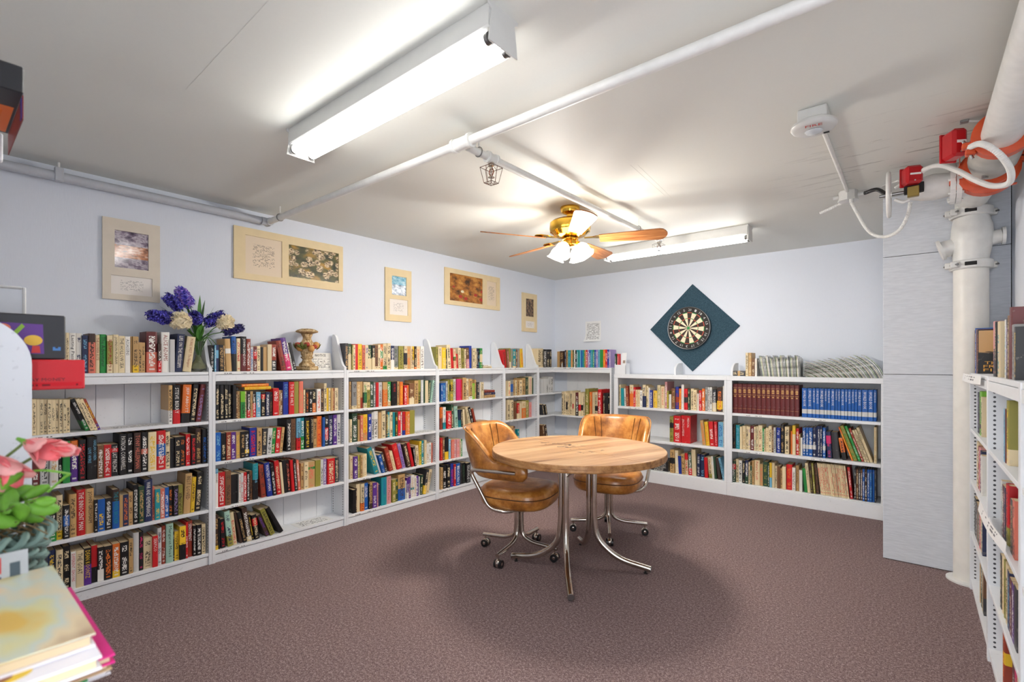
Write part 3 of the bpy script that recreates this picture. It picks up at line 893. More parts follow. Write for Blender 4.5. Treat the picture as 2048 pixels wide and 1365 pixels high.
L('u3', 'T', z6, '''K.t 128 170 290; G.c-c_6 174 216 296; e.c 218 232 310; c.k 236 264 310; r.x 266 301 300; y.k 303 352 300; s.d 355 388 312; c.p 390 428 313; G.c-c_45 431 480 312; k.c-c_5 483 518 320; u.d-c_13 520 556 316; c.d 559 588 308; o.w-g=4575 590 633 305; c.k-g_14 635 682 296; c.k 685 729 292; n.w-w_4 735 776 322; a.G-c_1 779 829 324; e.d 832 889 326; k 891 903 330; c.k-K=2070 905 942 326; t.o 945 986 328; c 988 1008 328; y.d-c_4 1010 1042 328; d.c-o_1 1045 1073 330; c.o 1076 1118 330; w.d 1120 1162 332''')
L('u3', 'A', z6, '''t 252 272 770; a.d-c_12 275 331 768; t.c 333 379 770; t.y-x_4 381 416 768; c.g-G=2060 418 459 772; c.d-e_7 461 503 775; G.w 506 549 770; a 551 574 780; r.w 576 608 780; A.d 611 652 776; o.t-t^3 656 713 775; g.w-t_2 716 759 770; k.r 768 836 768 0 GUIDE; t.d 839 866 765; o.y 869 906 770; r.w 915 955 815; o.t 957 985 812; u.c-c_3 987 1045 790; t.d 1048 1095 756; k.e-e^5 1097 1132 748; A.w 1135 1165 746; G.c 1168 1191 745; c.t 1193 1231 756; G.c 1233 1252 754 4; M.G 1255 1274 756 9''')
L('u3', 'B', z6, '''c.d 258 281 1240; G.w 285 350 1162; t 353 377 1242; s.c 379 412 1190; y.o-t_3 415 466 1176; B.w 471 514 1172; A 517 549 1150; w.k 552 606 1136; t.d 608 640 1152; c.k 642 692 1130; K 694 714 1136; q.c-M=3080 716 746 1146; c.d 749 783 1150; q 785 805 1148; G.y 808 836 1146; r.w 850 886 1140; w.r 888 902 1150; r.n-B_2 905 935 1140; o.t 938 963 1142; o.c 965 996 1140; e.y 998 1058 1126''')
L('u3', 'C', z7, '''c.x 258 290 456; p.w 292 341 456; e.c 345 374 440; t.d 376 400 438; c.t 402 427 432; c.t 430 464 426; q.y 560 618 345 -19; A.n 622 646 352 -19; b.w 650 684 430 -16; K.c 688 716 400 -16; x.s 742 790 342 -16; c.t 794 830 390 -15; r.s 846 906 300 -16; v.p 910 948 292 -15; d.c 966 1010 296 -14; r.w 1014 1048 280 -14; k.w 1052 1072 336 -9; c.d 1080 1116 322 -4; y.g 1118 1145 270; q.w 1147 1172 262; c.t 1175 1201 256; w.t 1205 1235 296; w 1238 1262 286; s 1264 1278 290''')
L('u3', 'D', z7, '''k.v 282 318 870; d 320 331 850; c.t 333 379 802; c.k-o_3 383 426 796; b.w 431 481 790; k 483 493 795; t.k-d_2 495 526 776; p.w 530 579 780; i 581 595 784; n.c 598 626 806; q.b 640 706 716 0 KLEMPERER; i.x 708 763 702 0 Taste of Murder; e.c 776 820 746; G.y 822 851 740; t-b_45 856 939 682; w 941 951 760; p.w-w_3 953 976 720; p 978 998 706; w.t-q=3545 1001 1040 686; w.t 1042 1069 700; p.w 1071 1105 700; A 1107 1120 710; G.c 1123 1152 692 5; K.c-y_35 1156 1190 634 11; c.d 1193 1228 632 12''')

L('u4', 'T', z8, '''e.d 40 62 212; c.k 66 110 210 0 IISAY; y.c 114 160 222; k.c 164 180 240; c.k 196 240 190 -4; r.c 256 292 230 -4; c.r-g=4060 296 322 242 -4; r.s 326 352 300 -4; c.d 366 400 226 -3; e.d 404 430 232 -3; c 434 448 240; u.c-i_45 458 490 226 -3; B.u 498 526 200; c.d 532 556 236; c.k 558 578 232; n.c 580 598 240; k.l 600 618 236; g.c-c=3070 620 648 230''')
L('u4', 'A', z8, '''b.w 140 161 664; b.l 163 201 660; A 203 222 640; e.c 225 246 630; e.y-k=4575 248 286 616; A.e 288 326 612; P.s 330 378 612; r.k 380 401 620; t.d 405 450 596; c.d 452 486 608; t.k-w_14 490 526 610; L.t 528 556 666; t 558 575 620; K.c 580 611 650; w.c 614 634 652; c.k 637 666 652''')
L('u4', 'B', z8, '''x.G-o^5 140 168 965; w.q-q_3 174 208 962; r.w 216 270 1010; G.c 274 300 932; M.G 312 352 950 -4; n.k-q_4 358 384 990 -3; k.c 388 408 990 -3; c.i 414 436 990 -4; c.G 494 522 962 -17; k.w 526 552 962 -17; x.s 556 580 980 -17''')
L('u4', 'C', z9, '''r.o 140 165 352; u.c 167 190 346; k.y-y_35 193 236 340; l.w 238 262 365; s.i 265 300 372; i.w 303 330 370; i.s 333 368 366; c 370 381 368; g.w 383 408 366''')
L('u4', 'D', z9, '''t.d 140 165 720; k.w 168 212 690; k.c 216 259 686; B.P 263 298 670; r.w 300 324 680; b.w 327 371 666; K.k 374 398 664; k.G 401 446 660; k.A 449 500 660''')
L('u5', 'T', z8, '''r.d 866 900 250 -6; u.i 922 948 240 -4; e.c-c_3 958 985 230 -3; a.e 989 1012 236; q.c-c_1 1016 1050 242; u.c 1054 1076 250; a.t 1079 1108 232; y.o 1124 1160 238 -5''')
L('u5', 'A', z8, '''c.r 968 996 636; a.b-b=2575 999 1036 626; t.d 1040 1062 626; c.d 1064 1082 626; t.d 1084 1106 624; c.d 1108 1140 626; t.k 1150 1188 600; G.c 1196 1226 592; c.i 1231 1270 582; G.c 1272 1290 600''')
L('u5', 'B', z8, '''c.d 966 1000 870; c.d 1003 1042 872; u.m 1050 1078 900; r.c-c_35 1081 1106 912; c.d 1109 1136 915; c.t-o_6 1140 1187 890; e.c 1190 1227 876; i.s 1235 1266 900''')
L('u5', 'C', z9, '''t.d 1000 1035 205; u.c 1037 1062 206; q.w 1082 1106 240''')

# corner unit: a short run facing the room, then the rainbow booklets and paperbacks on the end wall
L('uc', 'T', zc, '''c.d 392 440 440; c.d 444 468 440; k.w 472 514 450; K.c 517 548 464; k.c 570 594 452''')
L('uc', 'A', zc, '''A.k 470 498 786; A.k 500 526 784; A.K 528 552 784; A.a 555 578 766; A.K 580 606 764''')
L('uc', 'B', zc, '''K.c 500 518 1078 -14; k.c 521 540 1084 -14''')
L('uc', 'C', zc, '''u.c 500 520 1310 -10; d.c 523 545 1314 -12''')
def Bk(case, lev, view, data, z, clear, **kw):
    return shelf_row(case, lev, view, data, 'B', z, DB, clear, **kw)
Bk('ub', 'T', zc, '''t.d 646 676 475; d.t 680 722 470''', TOPZ, 0, where='at the bend of the corner bookcase top', bounds=(on_y(1112, 725, FB + .03).x, on_y(1129, 725, FB + .03).x + .0222))
Bk('ub', 'T', zc, '''n.w 740 752 460; t.d 754 774 461; q.l 776 806 461; t.o 808 830 460; G.e 832 847 458; w 849 860 458; k 862 880 460; q.w 882 899 458; q.g 901 919 458; l.b 921 931 460; b.l 933 949 459; q.b 951 970 458; g.t 972 982 458; t.o 984 995 458; r.w 997 1015 457; v.w 1017 1036 457; b.w 1038 1055 457; q.l 1057 1080 456; g.w 1082 1099 456; B.l 1101 1122 456; v.w 1124 1144 455; l.q 1146 1168 455; g.w 1170 1208 454; o.y 1210 1232 453; r.w 1234 1256 452; B.w 1258 1278 452; v.w 1280 1298 452''', TOPZ, 0,
   where='rainbow row on the corner bookcase', group='thin rainbow booklets on the corner bookcase', nm='thin_booklet', cat='booklet', kindword='booklet', setback=(.01, .016))
Bk('ub', 'B', zc, '''c.d 700 720 932; c.k 722 744 930; c.d-k=2560 748 764 948; c.k 766 782 948; c.d 785 816 926; c.r-r=3052 819 834 948; c.r 836 852 948; m.w-k_6 855 886 945; c.r-r=2248 889 916 940; c.k-k=2548 918 938 948; c.d 940 956 948; e.c 966 1004 900; o.t 1016 1040 936; c.d 1044 1060 940; c.t 1062 1076 942; c.k-k=2545 1079 1106 938; r.w 1110 1150 908; k.c 1168 1190 950; k.w 1192 1222 952; k.c 1225 1252 955''', LEVELS[2], .5)

XR1 = {'A': R_LEV[2], 'B': R_LEV[1], 'C': R_LEV[0]}
CL = {'A': .30, 'B': .32, 'C': .30}
RS = {'A': 'upper shelf of the', 'B': 'middle shelf of the', 'C': 'bottom shelf of the'}
def Rr(case, lev, view, data, **kw):
    w = '%s %s' % (RS[lev], CASE_NAMES[case])
    kw.setdefault('where', w)
    return shelf_row(case, lev, view, data, 'B', XR1[lev] + .0005, DB, CL[lev], **kw)
Rr('r1', 'A', r3, '''c.k 138 160 682; q.w 166 206 736 -2; w.d 214 238 740 -2; x.t 244 284 706 -3; c.o-o_6 288 346 686; r.w 350 380 722; c.o 385 412 760; c.t 415 448 762; w.d 450 484 770; c.n-n_5 487 534 686; c.k 546 575 702; w.c 578 598 730; B.w 601 641 766; t.y 646 664 772; y.k 667 684 772; y.c 687 712 776; c.e 714 763 690; c.r 766 821 710 0 THE BODY SHOP; i.w 824 860 640; e.y 863 890 776; w 893 926 830; u.t 931 986 740; B.x-x=3055 989 1036 716; o.y 1039 1078 742; w.A 1081 1120 680; r.k-K=3560 1122 1174 745; G 1177 1206 750; c.d 1216 1266 745; c.u 1270 1314 762; w.c 1318 1346 820; r.w 1350 1388 770; o.w 1391 1436 746; a 1441 1474 718; A.u 1477 1512 720; w 1516 1546 720; K.A-c_4 1550 1606 760; d.o-y=1045 1620 1700 726; w.A 1706 1726 702''')
Rr('r1', 'B', r4, '''e.k-k=5575 812 862 230; r.w 866 961 220; r.w 966 1092 218 0 MEDICAL|ENCYCLOPEDIA; t.o 1262 1308 288 -6; y.o 1312 1360 306 -5; r.w 1366 1424 302 -4; r.i 1428 1470 302 -2; l.b 1473 1540 306; A 1542 1556 292''')
Rr('r1', 'C', r4, '''t.k-k=4065 818 876 682; c.w 880 926 696 -2; B.w 932 972 770 -3; t.d 978 1018 746 -2; c.r-r^3 1022 1062 736 -2; G.w-r_3 1068 1114 722 -2; c.w 1118 1174 682 -2; n.w 1188 1224 742; n.l 1228 1284 752; r.k 1288 1330 790 -2; c.d-e_2 1338 1380 790 -4; w.c 1384 1416 780 -4; G.w 1420 1452 782 -4; d.K 1462 1500 804 -7; l.K 1518 1548 805 -12''')
Rr('r2', 'T' if False else 'A', r5, '''k.c 126 150 574''', where='beside the first maroon volume, encyclopedia bookcase')
Rr('r2', 'A', r5, '\n'.join('m.m %d %d %d' % (156 + i * 57.2, 156 + i * 57.2 + 55, 532 + i * 1.4) for i in range(14)),
   where='maroon set on the encyclopedia bookcase', group='maroon encyclopedia set', nm='encyclopedia_volume', cat='encyclopedia', kindword='encyclopedia volume', setback=(.012, .014))
bl = [(988, 1050), (1055, 1111), (1115, 1152), (1156, 1197), (1201, 1256), (1259, 1291), (1294, 1332), (1336, 1383), (1388, 1416), (1419, 1451), (1456, 1501), (1504, 1537), (1541, 1580), (1583, 1620), (1623, 1656), (1660, 1705), (1710, 1781), (1786, 1846), (1851, 1885)]
Rr('r2', 'A', r5, '\n'.join('b.w-A=1328 %d %d %d 0 %s' % (a, b, 584 + i * 1.2, 'WORLD BOOK') for i, (a, b) in enumerate(bl)),
   where='blue set on the encyclopedia bookcase', group='blue encyclopedia set', nm='encyclopedia_volume', cat='encyclopedia', kindword='encyclopedia volume', setback=(.012, .014))
Rr('r2', 'B', r6, '''k.u 141 175 170; q.l 178 223 176; c.k 226 251 194; c.t 253 291 186; c.k 293 320 190; c.v 322 341 196; m.w 343 382 186; c.q 386 406 196; c.G 408 431 192; c.x 433 479 180; g 480 500 215; c.d 502 516 222; c.t 518 549 210; c.k 551 586 186; u.c 588 606 200; A.k 608 632 205; B.w 639 683 206; k.t 687 726 170; c.k 736 784 196; o.y 801 821 246; y.c-c_7 823 859 180; r.w 861 895 216; t 897 914 280; w 916 937 320; b.w-A=2540 939 972 204; b.w-A=2540 975 1004 204; b.w-A=2540 1007 1051 205; n.w-A=2540 1054 1091 200; n.w 1093 1111 190; n.w 1113 1136 186; n.w 1139 1161 186; b.w-A=2540 1166 1200 206; n.P-P=5585 1208 1262 252 -3; K.G 1280 1360 262 -4; o.k-k_35 1394 1440 332 -9; o.y 1496 1516 214 -19; e.g 1522 1568 192 -19; g.M 1574 1608 192 -19; x.w 1612 1640 230 -19; c.d 1645 1674 250 -19; c.d 1679 1704 245 -19; c.G 1709 1744 222 -19 THE TREES; c.t 1752 1782 200''')
Rr('r2', 'C', r6, '''G.w-r=6085 141 175 582; c.k 177 206 566; w.k 209 246 580; k.c 251 280 584; n.w-G_35 283 318 576; c.d 321 338 600; G.c 340 361 640; t.d 363 387 582; c.r 390 447 578 0 Future Youth; t.s 450 486 620; G.e 488 540 596; G.w 543 560 610; y.w-l_4 562 589 606; c.d 591 621 606; c.d 623 646 640; u.y 648 682 646; t.d 685 706 670; c.s 709 748 650; r.o 752 818 626; w.u 821 858 660; t.u 860 896 640; w.G 900 934 690; g.c 944 980 672 -5; c.k 990 1026 612 -5 The Pilgrims; d.e 1034 1060 612 -4; e.c 1062 1086 614 -4; d.u 1092 1130 620 -4
''' + '\n'.join('c.r %d %d %d -6' % (1142 + i * 20.6, 1142 + i * 20.6 + 19, 614 + i * 2) for i in range(16)) + '''
r.w 1482 1512 662 -5; K.w 1526 1546 682; u.c 1550 1572 684; K.w 1575 1597 686; u.w 1600 1619 688; b.w 1622 1645 676; d.w 1648 1671 678; b.w 1675 1701 682; b.l 1703 1728 684; b.w 1731 1756 688; K.a 1758 1776 690''')

# short-wall shelving: rows run from the riser pipe towards the doorway
def right_row(z, y_start, items, where, group='books on the shelving beside the riser pipe'):
    y = y_start; n = 0
    for i, (code, T, H, lean, D, title) in enumerate(items):
        if code == 'gap': y -= T; continue
        n += 1
        org = (FR + .016, y, z + T * math.sin(max(0, R(lean))) + .0004)
        make_book(code, T, H, min(D, .165), org, R(-90), R(lean), book_label(code, 0, 'KIND', n, 'from the pipe, ' + where), group, title)
        y -= T / math.cos(R(lean)) + .0012 + (.2 * math.sin(R(lean)) if lean > 0 else 0)
right_row(TOPZ, 3.80, [('u.c', .045, .24, 0, .16, None), ('b.w', .03, .25, 0, .15, None), ('m.d', .09, .24, 0, .165, None), ('k.o', .03, .235, 0, .165, None)], 'top of the shelving')
right_row(TOPZ, 2.95, [('K.i-i^5', .05, .235, 0, .15, None), ('k.t', .045, .23, 0, .15, None), ('gap', .04, 0, 0, 0, None), ('c.q', .06, .225, 0, .16, None), ('gap', .15, 0, 0, 0, None),
                       ('w.l', .035, .22, 0, .16, None), ('K.v', .035, .222, 0, .16, None), ('u.c', .03, .23, 0, .15, None), ('m.i', .05, .255, 3, .165, None), ('gap', .02, 0, 0, 0, None),
                       ('a.d', .05, .19, 0, .15, None), ('k.y', .03, .18, 0, .14, None)], 'top of the second case')
right_row(RWL[3], 3.62, [('n.v', .04, .215, 0, .15, None), ('K.a', .05, .215, 0, .15, None), ('L.k-k=1525', .09, .225, 0, .16, None), ('c.k', .05, .2, 0, .15, None)], 'upper shelf next to the pipe')
right_row(RWL[2], 3.68, [('c.k', .08, .24, 0, .165, None), ('x.w', .05, .225, 0, .15, None), ('i.r', .05, .225, 0, .15, None), ('n.w', .05, .215, 0, .15, None), ('w.k', .06, .2, 0, .15, None)], 'third shelf down next to the pipe')
right_row(RWL[1], 3.79, [('k.A', .09, .21, 0, .15, None), ('K.w', .06, .2, 0, .15, None), ('u.c', .05, .2, 0, .15, None), ('k.c', .06, .2, 0, .15, None), ('r.w', .06, .2, 0, .15, None), ('c.d', .05, .2, 0, .15, None), ('n.c', .05, .21, 0, .15, None)], 'second shelf up next to the pipe')
right_row(RWL[0], 3.5, [('t.c', .03, .2, 0, .15, None), ('G.w', .08, .22, 0, .16, None), ('c.d', .03, .2, 0, .15, None), ('u.k-K_4', .05, .21, 0, .15, None)], 'bottom shelf next to the pipe')
right_row(RWL[3], 2.62, [('l.n', .03, .2, 0, .15, None), ('m.d', .03, .2, 0, .15, None), ('e.y-c_25', .05, .235, 0, .165, None)], 'upper shelf of second case')
right_row(RWL[2], 2.7, [('A.q', .04, .21, 0, .15, None), ('m.w', .04, .2, 0, .15, None), ('n.i', .04, .2, 0, .15, None), ('r.k-e_3', .06, .22, 0, .165, None), ('gap', .06, 0, 0, 0, None), ('K.t', .05, .19, 0, .15, None), ('s.k', .05, .2, 0, .15, None)], 'third shelf down, second case')
right_row(RWL[1], 2.72, [('K.c', .04, .21, 0, .15, None), ('c.t', .05, .22, 0, .15, None), ('e.d', .04, .215, 0, .15, None), ('c.d', .06, .22, 0, .15, None), ('n.l', .05, .21, 0, .15, None), ('m.w', .05, .2, 0, .15, None), ('p.w', .05, .2, 0, .15, None), ('K.d', .06, .21, 0, .15, None)], 'second shelf up, second case')
right_row(RWL[0], 2.66, [('x.o-y=4060', .05, .23, 0, .165, None), ('gap', .2, 0, 0, 0, None), ('m.w', .05, .21, 0, .15, None), ('P.c', .05, .2, 0, .15, None), ('c.u', .06, .2, 0, .15, None)], 'bottom shelf of second case')
build_all_books()
# the black and gold jacket that faces the doorway at the end of the first group
fb = min((o for o in bpy.data.objects if o.get('label', '').startswith('black') and 'top of the shelving' in o.get('label', '')), key=lambda o: o.location.y)
# gilt tooling across the maroon volumes
GILT = plain('gilt_tooling', rgb(214, 170, 104), .35, .5)
for o in [q for q in bpy.data.objects if q.get('group') == 'maroon encyclopedia set']:
    xs = [v.co.x for v in o.data.vertices]; zs_ = [v.co.z for v in o.data.vertices]; T_, H_ = max(xs), max(zs_)
    g = MB()
    for a_, b_, w_ in ((.87, .876, .84), (.80, .825, .5), (.755, .785, .6), (.70, .735, .55), (.645, .651, .84), (.625, .631, .84), (.56, .595, .42), (.16, .166, .84)):
        g.box((T_ * (.5 - w_ / 2), -.0006, H_ * a_), (T_ * (.5 + w_ / 2), .001, H_ * b_))
    g.build('gilt_bands', GILT, o)['kind'] = 'stuff'
def jacket(name, y0, y1, z0, z1, m, t):
    return MB().box((.0302 + t * .0003, y0, z0), (.0304 + t * .0003, y1, z1)).build(name, m, fb)
def jacket_sky():
    k = NT('jacket_sunset'); s = k.n('ShaderNodeSeparateXYZ'); k.l(k.coord(), s.inputs[0])
    n = k.noise(18.0, 3.0, vec=k.mapping(k.coord(), (1, 1, 4)))
    v = k.math('ADD', k.math('MULTIPLY', s.outputs[2], 6.0), k.math('MULTIPLY', n, .5))
    k.base(k.ramp(v, [(.9, rgb(60, 48, 38)), (1.0, rgb(196, 150, 92))]), .3); return k.m
jacket('jacket_print', .004, .163, .11, .23, jacket_sky(), 0)
for i, w in enumerate(('THE', 'FRESH', 'FISH')):
    lettering('title', w, ink(rgb(222, 162, 62)), fb, (.0309, .012 + (.05, .07, .06)[i], .058 - .019 * i), (0, 1, 0), (0, 0, 1), (.07, .12, .1)[i], .015)

# ------------------------------------------------------------------ round table on twin chrome pedestals
TC = Vector((-1.645, 2.645, 0)); TRZ = math.atan2(-.31, .95); TZ, TR = .757, .543
tb = thing('round_table', 'round oak-laminate table with worn centre on splayed chrome tube legs', 'table', TC, TRZ)
for s in (1, -1):
    def half(r, inset=0.0011, n=36):
        return [(r * math.cos(math.pi * i / n * s), max(inset, r * math.sin(math.pi * i / n)) * s) for i in range(n + 1)]
    bm = MB()
    n = 37
    rings = [(TR - .012, TZ - .044), (TR - .002, TZ - .04), (TR, TZ - .034), (TR, TZ - .0235), (TR - .002, TZ - .0225), (TR - .002, TZ - .0205), (TR, TZ - .0195), (TR, TZ - .004), (TR - .003, TZ)]
    v = [(p[0], p[1], z) for r, z in rings for p in half(r)]
    f, mi = [], []
    for q in range(len(rings) - 1):
        for i in range(n):
            j = (i + 1) % n
            f.append((q * n + i, q * n + j, (q + 1) * n + j, (q + 1) * n + i))
    if s < 0: f = [tuple(reversed(x)) for x in f]
    bm.add(v, f, 1)
    top = tuple((len(rings) - 1) * n + i for i in range(n)); bot = tuple(range(n - 1, -1, -1))
    o = len(bm.v) - len(v)
    bm.f.append(top if s > 0 else tuple(reversed(top))); bm.mi.append(0); bm.uv.append(None)
    bm.f.append(bot if s > 0 else tuple(reversed(bot))); bm.mi.append(1); bm.uv.append(None)
    bm.build('tabletop_leaf', [M['oak'], M['oak_edge']], tb)
inv = Matrix.Rotation(-TRZ, 3, 'Z')
feet = [Vector((-2.057, 2.464, 0)), Vector((-1.420, 2.216, 0)), Vector((-1.230, 2.853, 0)), Vector((-1.870, 3.024, 0))]
feet = [inv @ (p - TC) for p in feet]
for i, ft in enumerate(feet):
    sy = -1 if i < 2 else 1; sx = -1 if i in (0, 3) else 1
    st = Vector((sx * .023, sy * .115, 0))
    d = (ft - st); d.z = 0; L_ = d.length; d.normalize()
    pts = [st + Vector((0, 0, TZ - .06)), st + Vector((0, 0, .30)), st + d * .02 + Vector((0, 0, .17)), st + d * .15 + Vector((0, 0, .062)), st + d * (L_ - .02) + Vector((0, 0, .03))]
    leg = MB().tube(arc_path(pts, .14, 8), .0195, 14).build('leg', M['chrome'], tb, smooth=True)
    e = st + d * (L_ - .05)
    MB().lathe([(.001, .0), (.012, .0), (.012, .004), (.006, .006), (.006, .014)], 10, c=(e.x, e.y, 0)).build('glide', M['black'], leg)
    MB().tube([st + d * (L_ - .022) + Vector((0, 0, .0302)), st + d * (L_ - .016) + Vector((0, 0, .0295))], .0185, 14).build('end_cap', M['steel'], leg)
for sy in (-1, 1):
    MB().cbox((-.2, sy * .115 - .028, TZ - .062), (.2, sy * .115 + .028, TZ - .0445), .002).build('mounting_plate', M['steel'], tb)
    for sx in (-1, 1):
        MB().tube([(sx * .04, sy * .115, .6), (sx * .16, sy * .115, TZ - .063)], .0065, 8).build('brace', M['chrome'], tb)

# ------------------------------------------------------------------ swivel chairs
def superell(a, b, n, t):
    c, s = math.cos(t), math.sin(t)
    return a * math.copysign(abs(c) ** (2 / n), c), b * math.copysign(abs(s) ** (2 / n), s)
def chair(label, loc, rz, star):
    c = thing('swivel_chair', label, 'chair', loc, rz, 'caramel vinyl swivel chairs at the round table')
    N = 48
    prof = [(.74, .352), (.9, .357), (.97, .374), (1.0, .402), (1.005, .42), (.99, .445), (.95, .462), (.86, .473), (.7, .477), (.45, .474), (.2, .471)]
    mb = MB(); v = []
    for k, z in prof:
        for i in range(N):
            x, y = superell(.245 * k, .245 * k, 3.0, 2 * math.pi * i / N)
            v.append((x + .01, y, z + (.012 * (x / .25) ** 2 if z > .44 else 0)))
    v.append((.01, 0, .470))
    f = [(q * N + i, q * N + (i + 1) % N, (q + 1) * N + (i + 1) % N, (q + 1) * N + i) for q in range(len(prof) - 1) for i in range(N)]
    last = (len(prof) - 1) * N
    f += [(last + i, last + (i + 1) % N, len(v) - 1) for i in range(N)] + [tuple(range(N - 1, -1, -1))]
    mb.add(v, f)
    seat = mb.build('seat', M['leather'], c, smooth=True, angle=60)
    loop = [(superell(.2475, .2475, 3.0, 2 * math.pi * i / N)[0] + .01, superell(.2475, .2475, 3.0, 2 * math.pi * i / N)[1], .43) for i in range(N + 1)]
    MB().tube(loop, .0035, 6, cap=False).build('piping', plain('dark_piping', rgb(96, 56, 22), .35), seat, smooth=True)
    # wrap-round back
    plan = []
    for i in range(9):
        plan.append((.165 - .185 * i / 8, -.252))
    for i in range(1, 32):
        a = -math.pi / 2 + math.pi * i / 32
        plan.append((-.02 - .25 * math.cos(a) ** .8 if math.cos(a) > 0 else -.02, .252 * math.sin(a)))
    for i in range(9):
        plan.append((-.02 + .185 * i / 8, .252))
    n = len(plan); v = []; inner_line = []; top_line = []; sect = 14
    for i in range(n):
        a, b = Vector(plan[max(i - 1, 0)]), Vector(plan[min(i + 1, n - 1)])
        d = (b - a).normalized(); nrm = Vector((d.y, -d.x))
        x, y = plan[i]
        if nrm.dot(Vector((x + .0, y))) < 0: nrm = -nrm
        t = max(0, min(1, (-.05 - x) / .17)); t = t * t * (3 - 2 * t)
        tip = min(1, (.165 - x) / .05); tip = math.sqrt(max(0, 1 - (1 - tip) ** 2))
        zb, zt = .553 + .03 * (1 - tip), .672 + .196 * t - .03 * (1 - tip)
        th = (.05 + .012 * t) * (.55 + .45 * tip)
        for k in range(sect):
            q = 2 * math.pi * k / sect
            cx, cz = superell(1, 1, 3.2, q)
            zz = (zb + zt) / 2 + cz * (zt - zb) / 2
            rec = .075 * t * (zz - .553) / .3
            w = th / 2 * cx * (1 - .25 * t * (zz - .553) / .3) + (.012 * math.sin(math.pi * (zz - zb) / (zt - zb)) * (1 if cx > 0 else -.2))
            off = w + rec
            v.append((x + nrm.x * off, y + nrm.y * off, zz))
        top_line.append((x + nrm.x * (.075 * t * (zt - .553) / .3 + .4 * th), y + nrm.y * (.075 * t * (zt - .553) / .3 + .4 * th), zt - .004))
        inner_line.append((x, y, nrm, th, zb, zt, t))
    f = [(i * sect + k, (i + 1) * sect + k, (i + 1) * sect + (k + 1) % sect, i * sect + (k + 1) % sect) for i in range(n - 1) for k in range(sect)]
    f += [tuple(range(sect)), tuple((n - 1) * sect + k for k in range(sect - 1, -1, -1))]
    back = MB().add(v, f).build('backrest', M['leather'], c, smooth=True, angle=60)
    bm = bmesh.new(); bm.from_mesh(back.data); bmesh.ops.recalc_face_normals(bm, faces=bm.faces); bm.to_mesh(back.data); bm.free()
    MB().tube(top_line[2:-2], .0045, 6).build('piping', M['leather'], back, smooth=True)
    for i in (17, 19, 29, 31):      # stitched channels on the inside of the back
        x, y, nrm, th, zb, zt, t = inner_line[i]
        pts = []
        for k in range(9):
            zz = zb + .02 + (zt - zb - .035) * k / 8
            off = -th / 2 * (1 - .25 * t * (zz - .553) / .3) + .075 * t * (zz - .553) / .3 - .0025 * math.sin(math.pi * k / 8)
            pts.append((x + nrm.x * off, y + nrm.y * off, zz))
        MB().tube(pts, .0028, 5).build('seam', MATS['dark_piping'], back, smooth=True)
    for sy in (-1, 1):
        pts = [(.06, sy * .16, .352), (.02, sy * .235, .348), (-.09, sy * .262, .362), (-.225, sy * .288, .61), (.105, sy * .291, .612)]
        MB().tube(arc_path(pts, .055, 7), .0125, 12).build('arm_tube', M['chrome'], c, smooth=True)
        MB().tube([(.08, sy * .29, .612), (.08, sy * .265, .612)], .008, 8).build('bolt', M['steel'], c)
    MB().cbox((-.11, -.16, .336), (.11, .16, .3515), .003).build('seat_plate', M['steel'], c)
    for i in range(4):
        a = star - rz + i * math.pi / 2
        e = Vector((math.cos(a), math.sin(a), 0))
        z = Vector((0, 0, 1))
        pts = [e * .0205 + z * .335, e * .0205 + z * .19, e * .03 + z * .125, e * .10 + z * .095, e * .285 + z * .083]
        leg = MB().tube(arc_path(pts, .05, 7), .0135, 12).build('leg', M['chrome'], c, smooth=True)
        w = e * .268
        cs = MB().tube([w + z * .072, w + z * .05], .006, 8)
        cs.ball((w.x, w.y, .028), .0275, 14, 10, 0)
        cs.build('caster', M['chrome'], leg, smooth=True)
        s = Vector((-e.y, e.x, 0))
        wh = MB()
        for q in (-1, 1):
            p = w + s * (q * .016) + z * .026
            wh.tube([p - s * .009, p + s * .009], .0257, 14)
        wh.build('wheel', M['black'], leg, smooth=True)
    return c
chair('caramel vinyl swivel chair with wrap-round back nearer the wall bookcases', (-2.075, 2.585, 0), R(15), R(10))
chair('caramel vinyl swivel chair behind the table, facing the doorway', (-1.80, 3.335, 0), R(-76), R(30))

# ------------------------------------------------------------------ fluorescent lights
TUBE = emit('fluorescent_tube_glow', (1.0, .98, .95), TUBE_POWER)
def fluorescent(label, x0, x1, y0, group='twin-tube ceiling lights'):
    w = .148
    c = thing('fluorescent_light', label, 'ceiling light', ((x0 + x1) / 2, y0 + w / 2, ZC), 0, group)
    L2 = (x1 - x0) / 2
    MB().prism([(-.06, -.001), (.06, -.001), (.062, -.028), (.064, -.07), (.06, -.076), (-.06, -.076), (-.064, -.07), (-.062, -.028)], 'x', -L2 + .004, L2 - .004).build('housing', M['white_metal'], c)
    for s in (-1, 1):
        mb = MB().prism([(-.07, 0), (.07, 0), (.07, -.012), (.054, -.02), (.068, -.12), (-.068, -.12), (-.054, -.02), (-.07, -.012)], 'x', s * L2 - .002, s * L2 + .002)
        ep = mb.build('end_plate', M['white_metal'], c)
        for yy in (-.041, .041):
            MB().cbox((s * (L2 - .004) - .012, yy - .012, -.112), (s * (L2 - .004) + .002, yy + .012, -.056), .003).build('tube_socket', M['white_metal'], c)
    for yy in (-.041, .041):
        t = MB().tube([(-L2 + .03, yy, -.097), (L2 - .03, yy, -.097)], .019, 14).build('fluorescent_tube', TUBE, c, smooth=True)
        for s in (-1, 1):
            MB().tube([(s * (L2 - .03), yy, -.097), (s * (L2 - .017), yy, -.097)], .0193, 14).build('tube_cap', M['steel'], t, smooth=True)
    for k in range(3):
        MB().box((L2 - .10 - k * .03, -.0612, -.03 - k * .006), (L2 - .075 - k * .03, -.0595, -.026 - k * .006)).build('vent_slot', M['dark'], c)
    return c
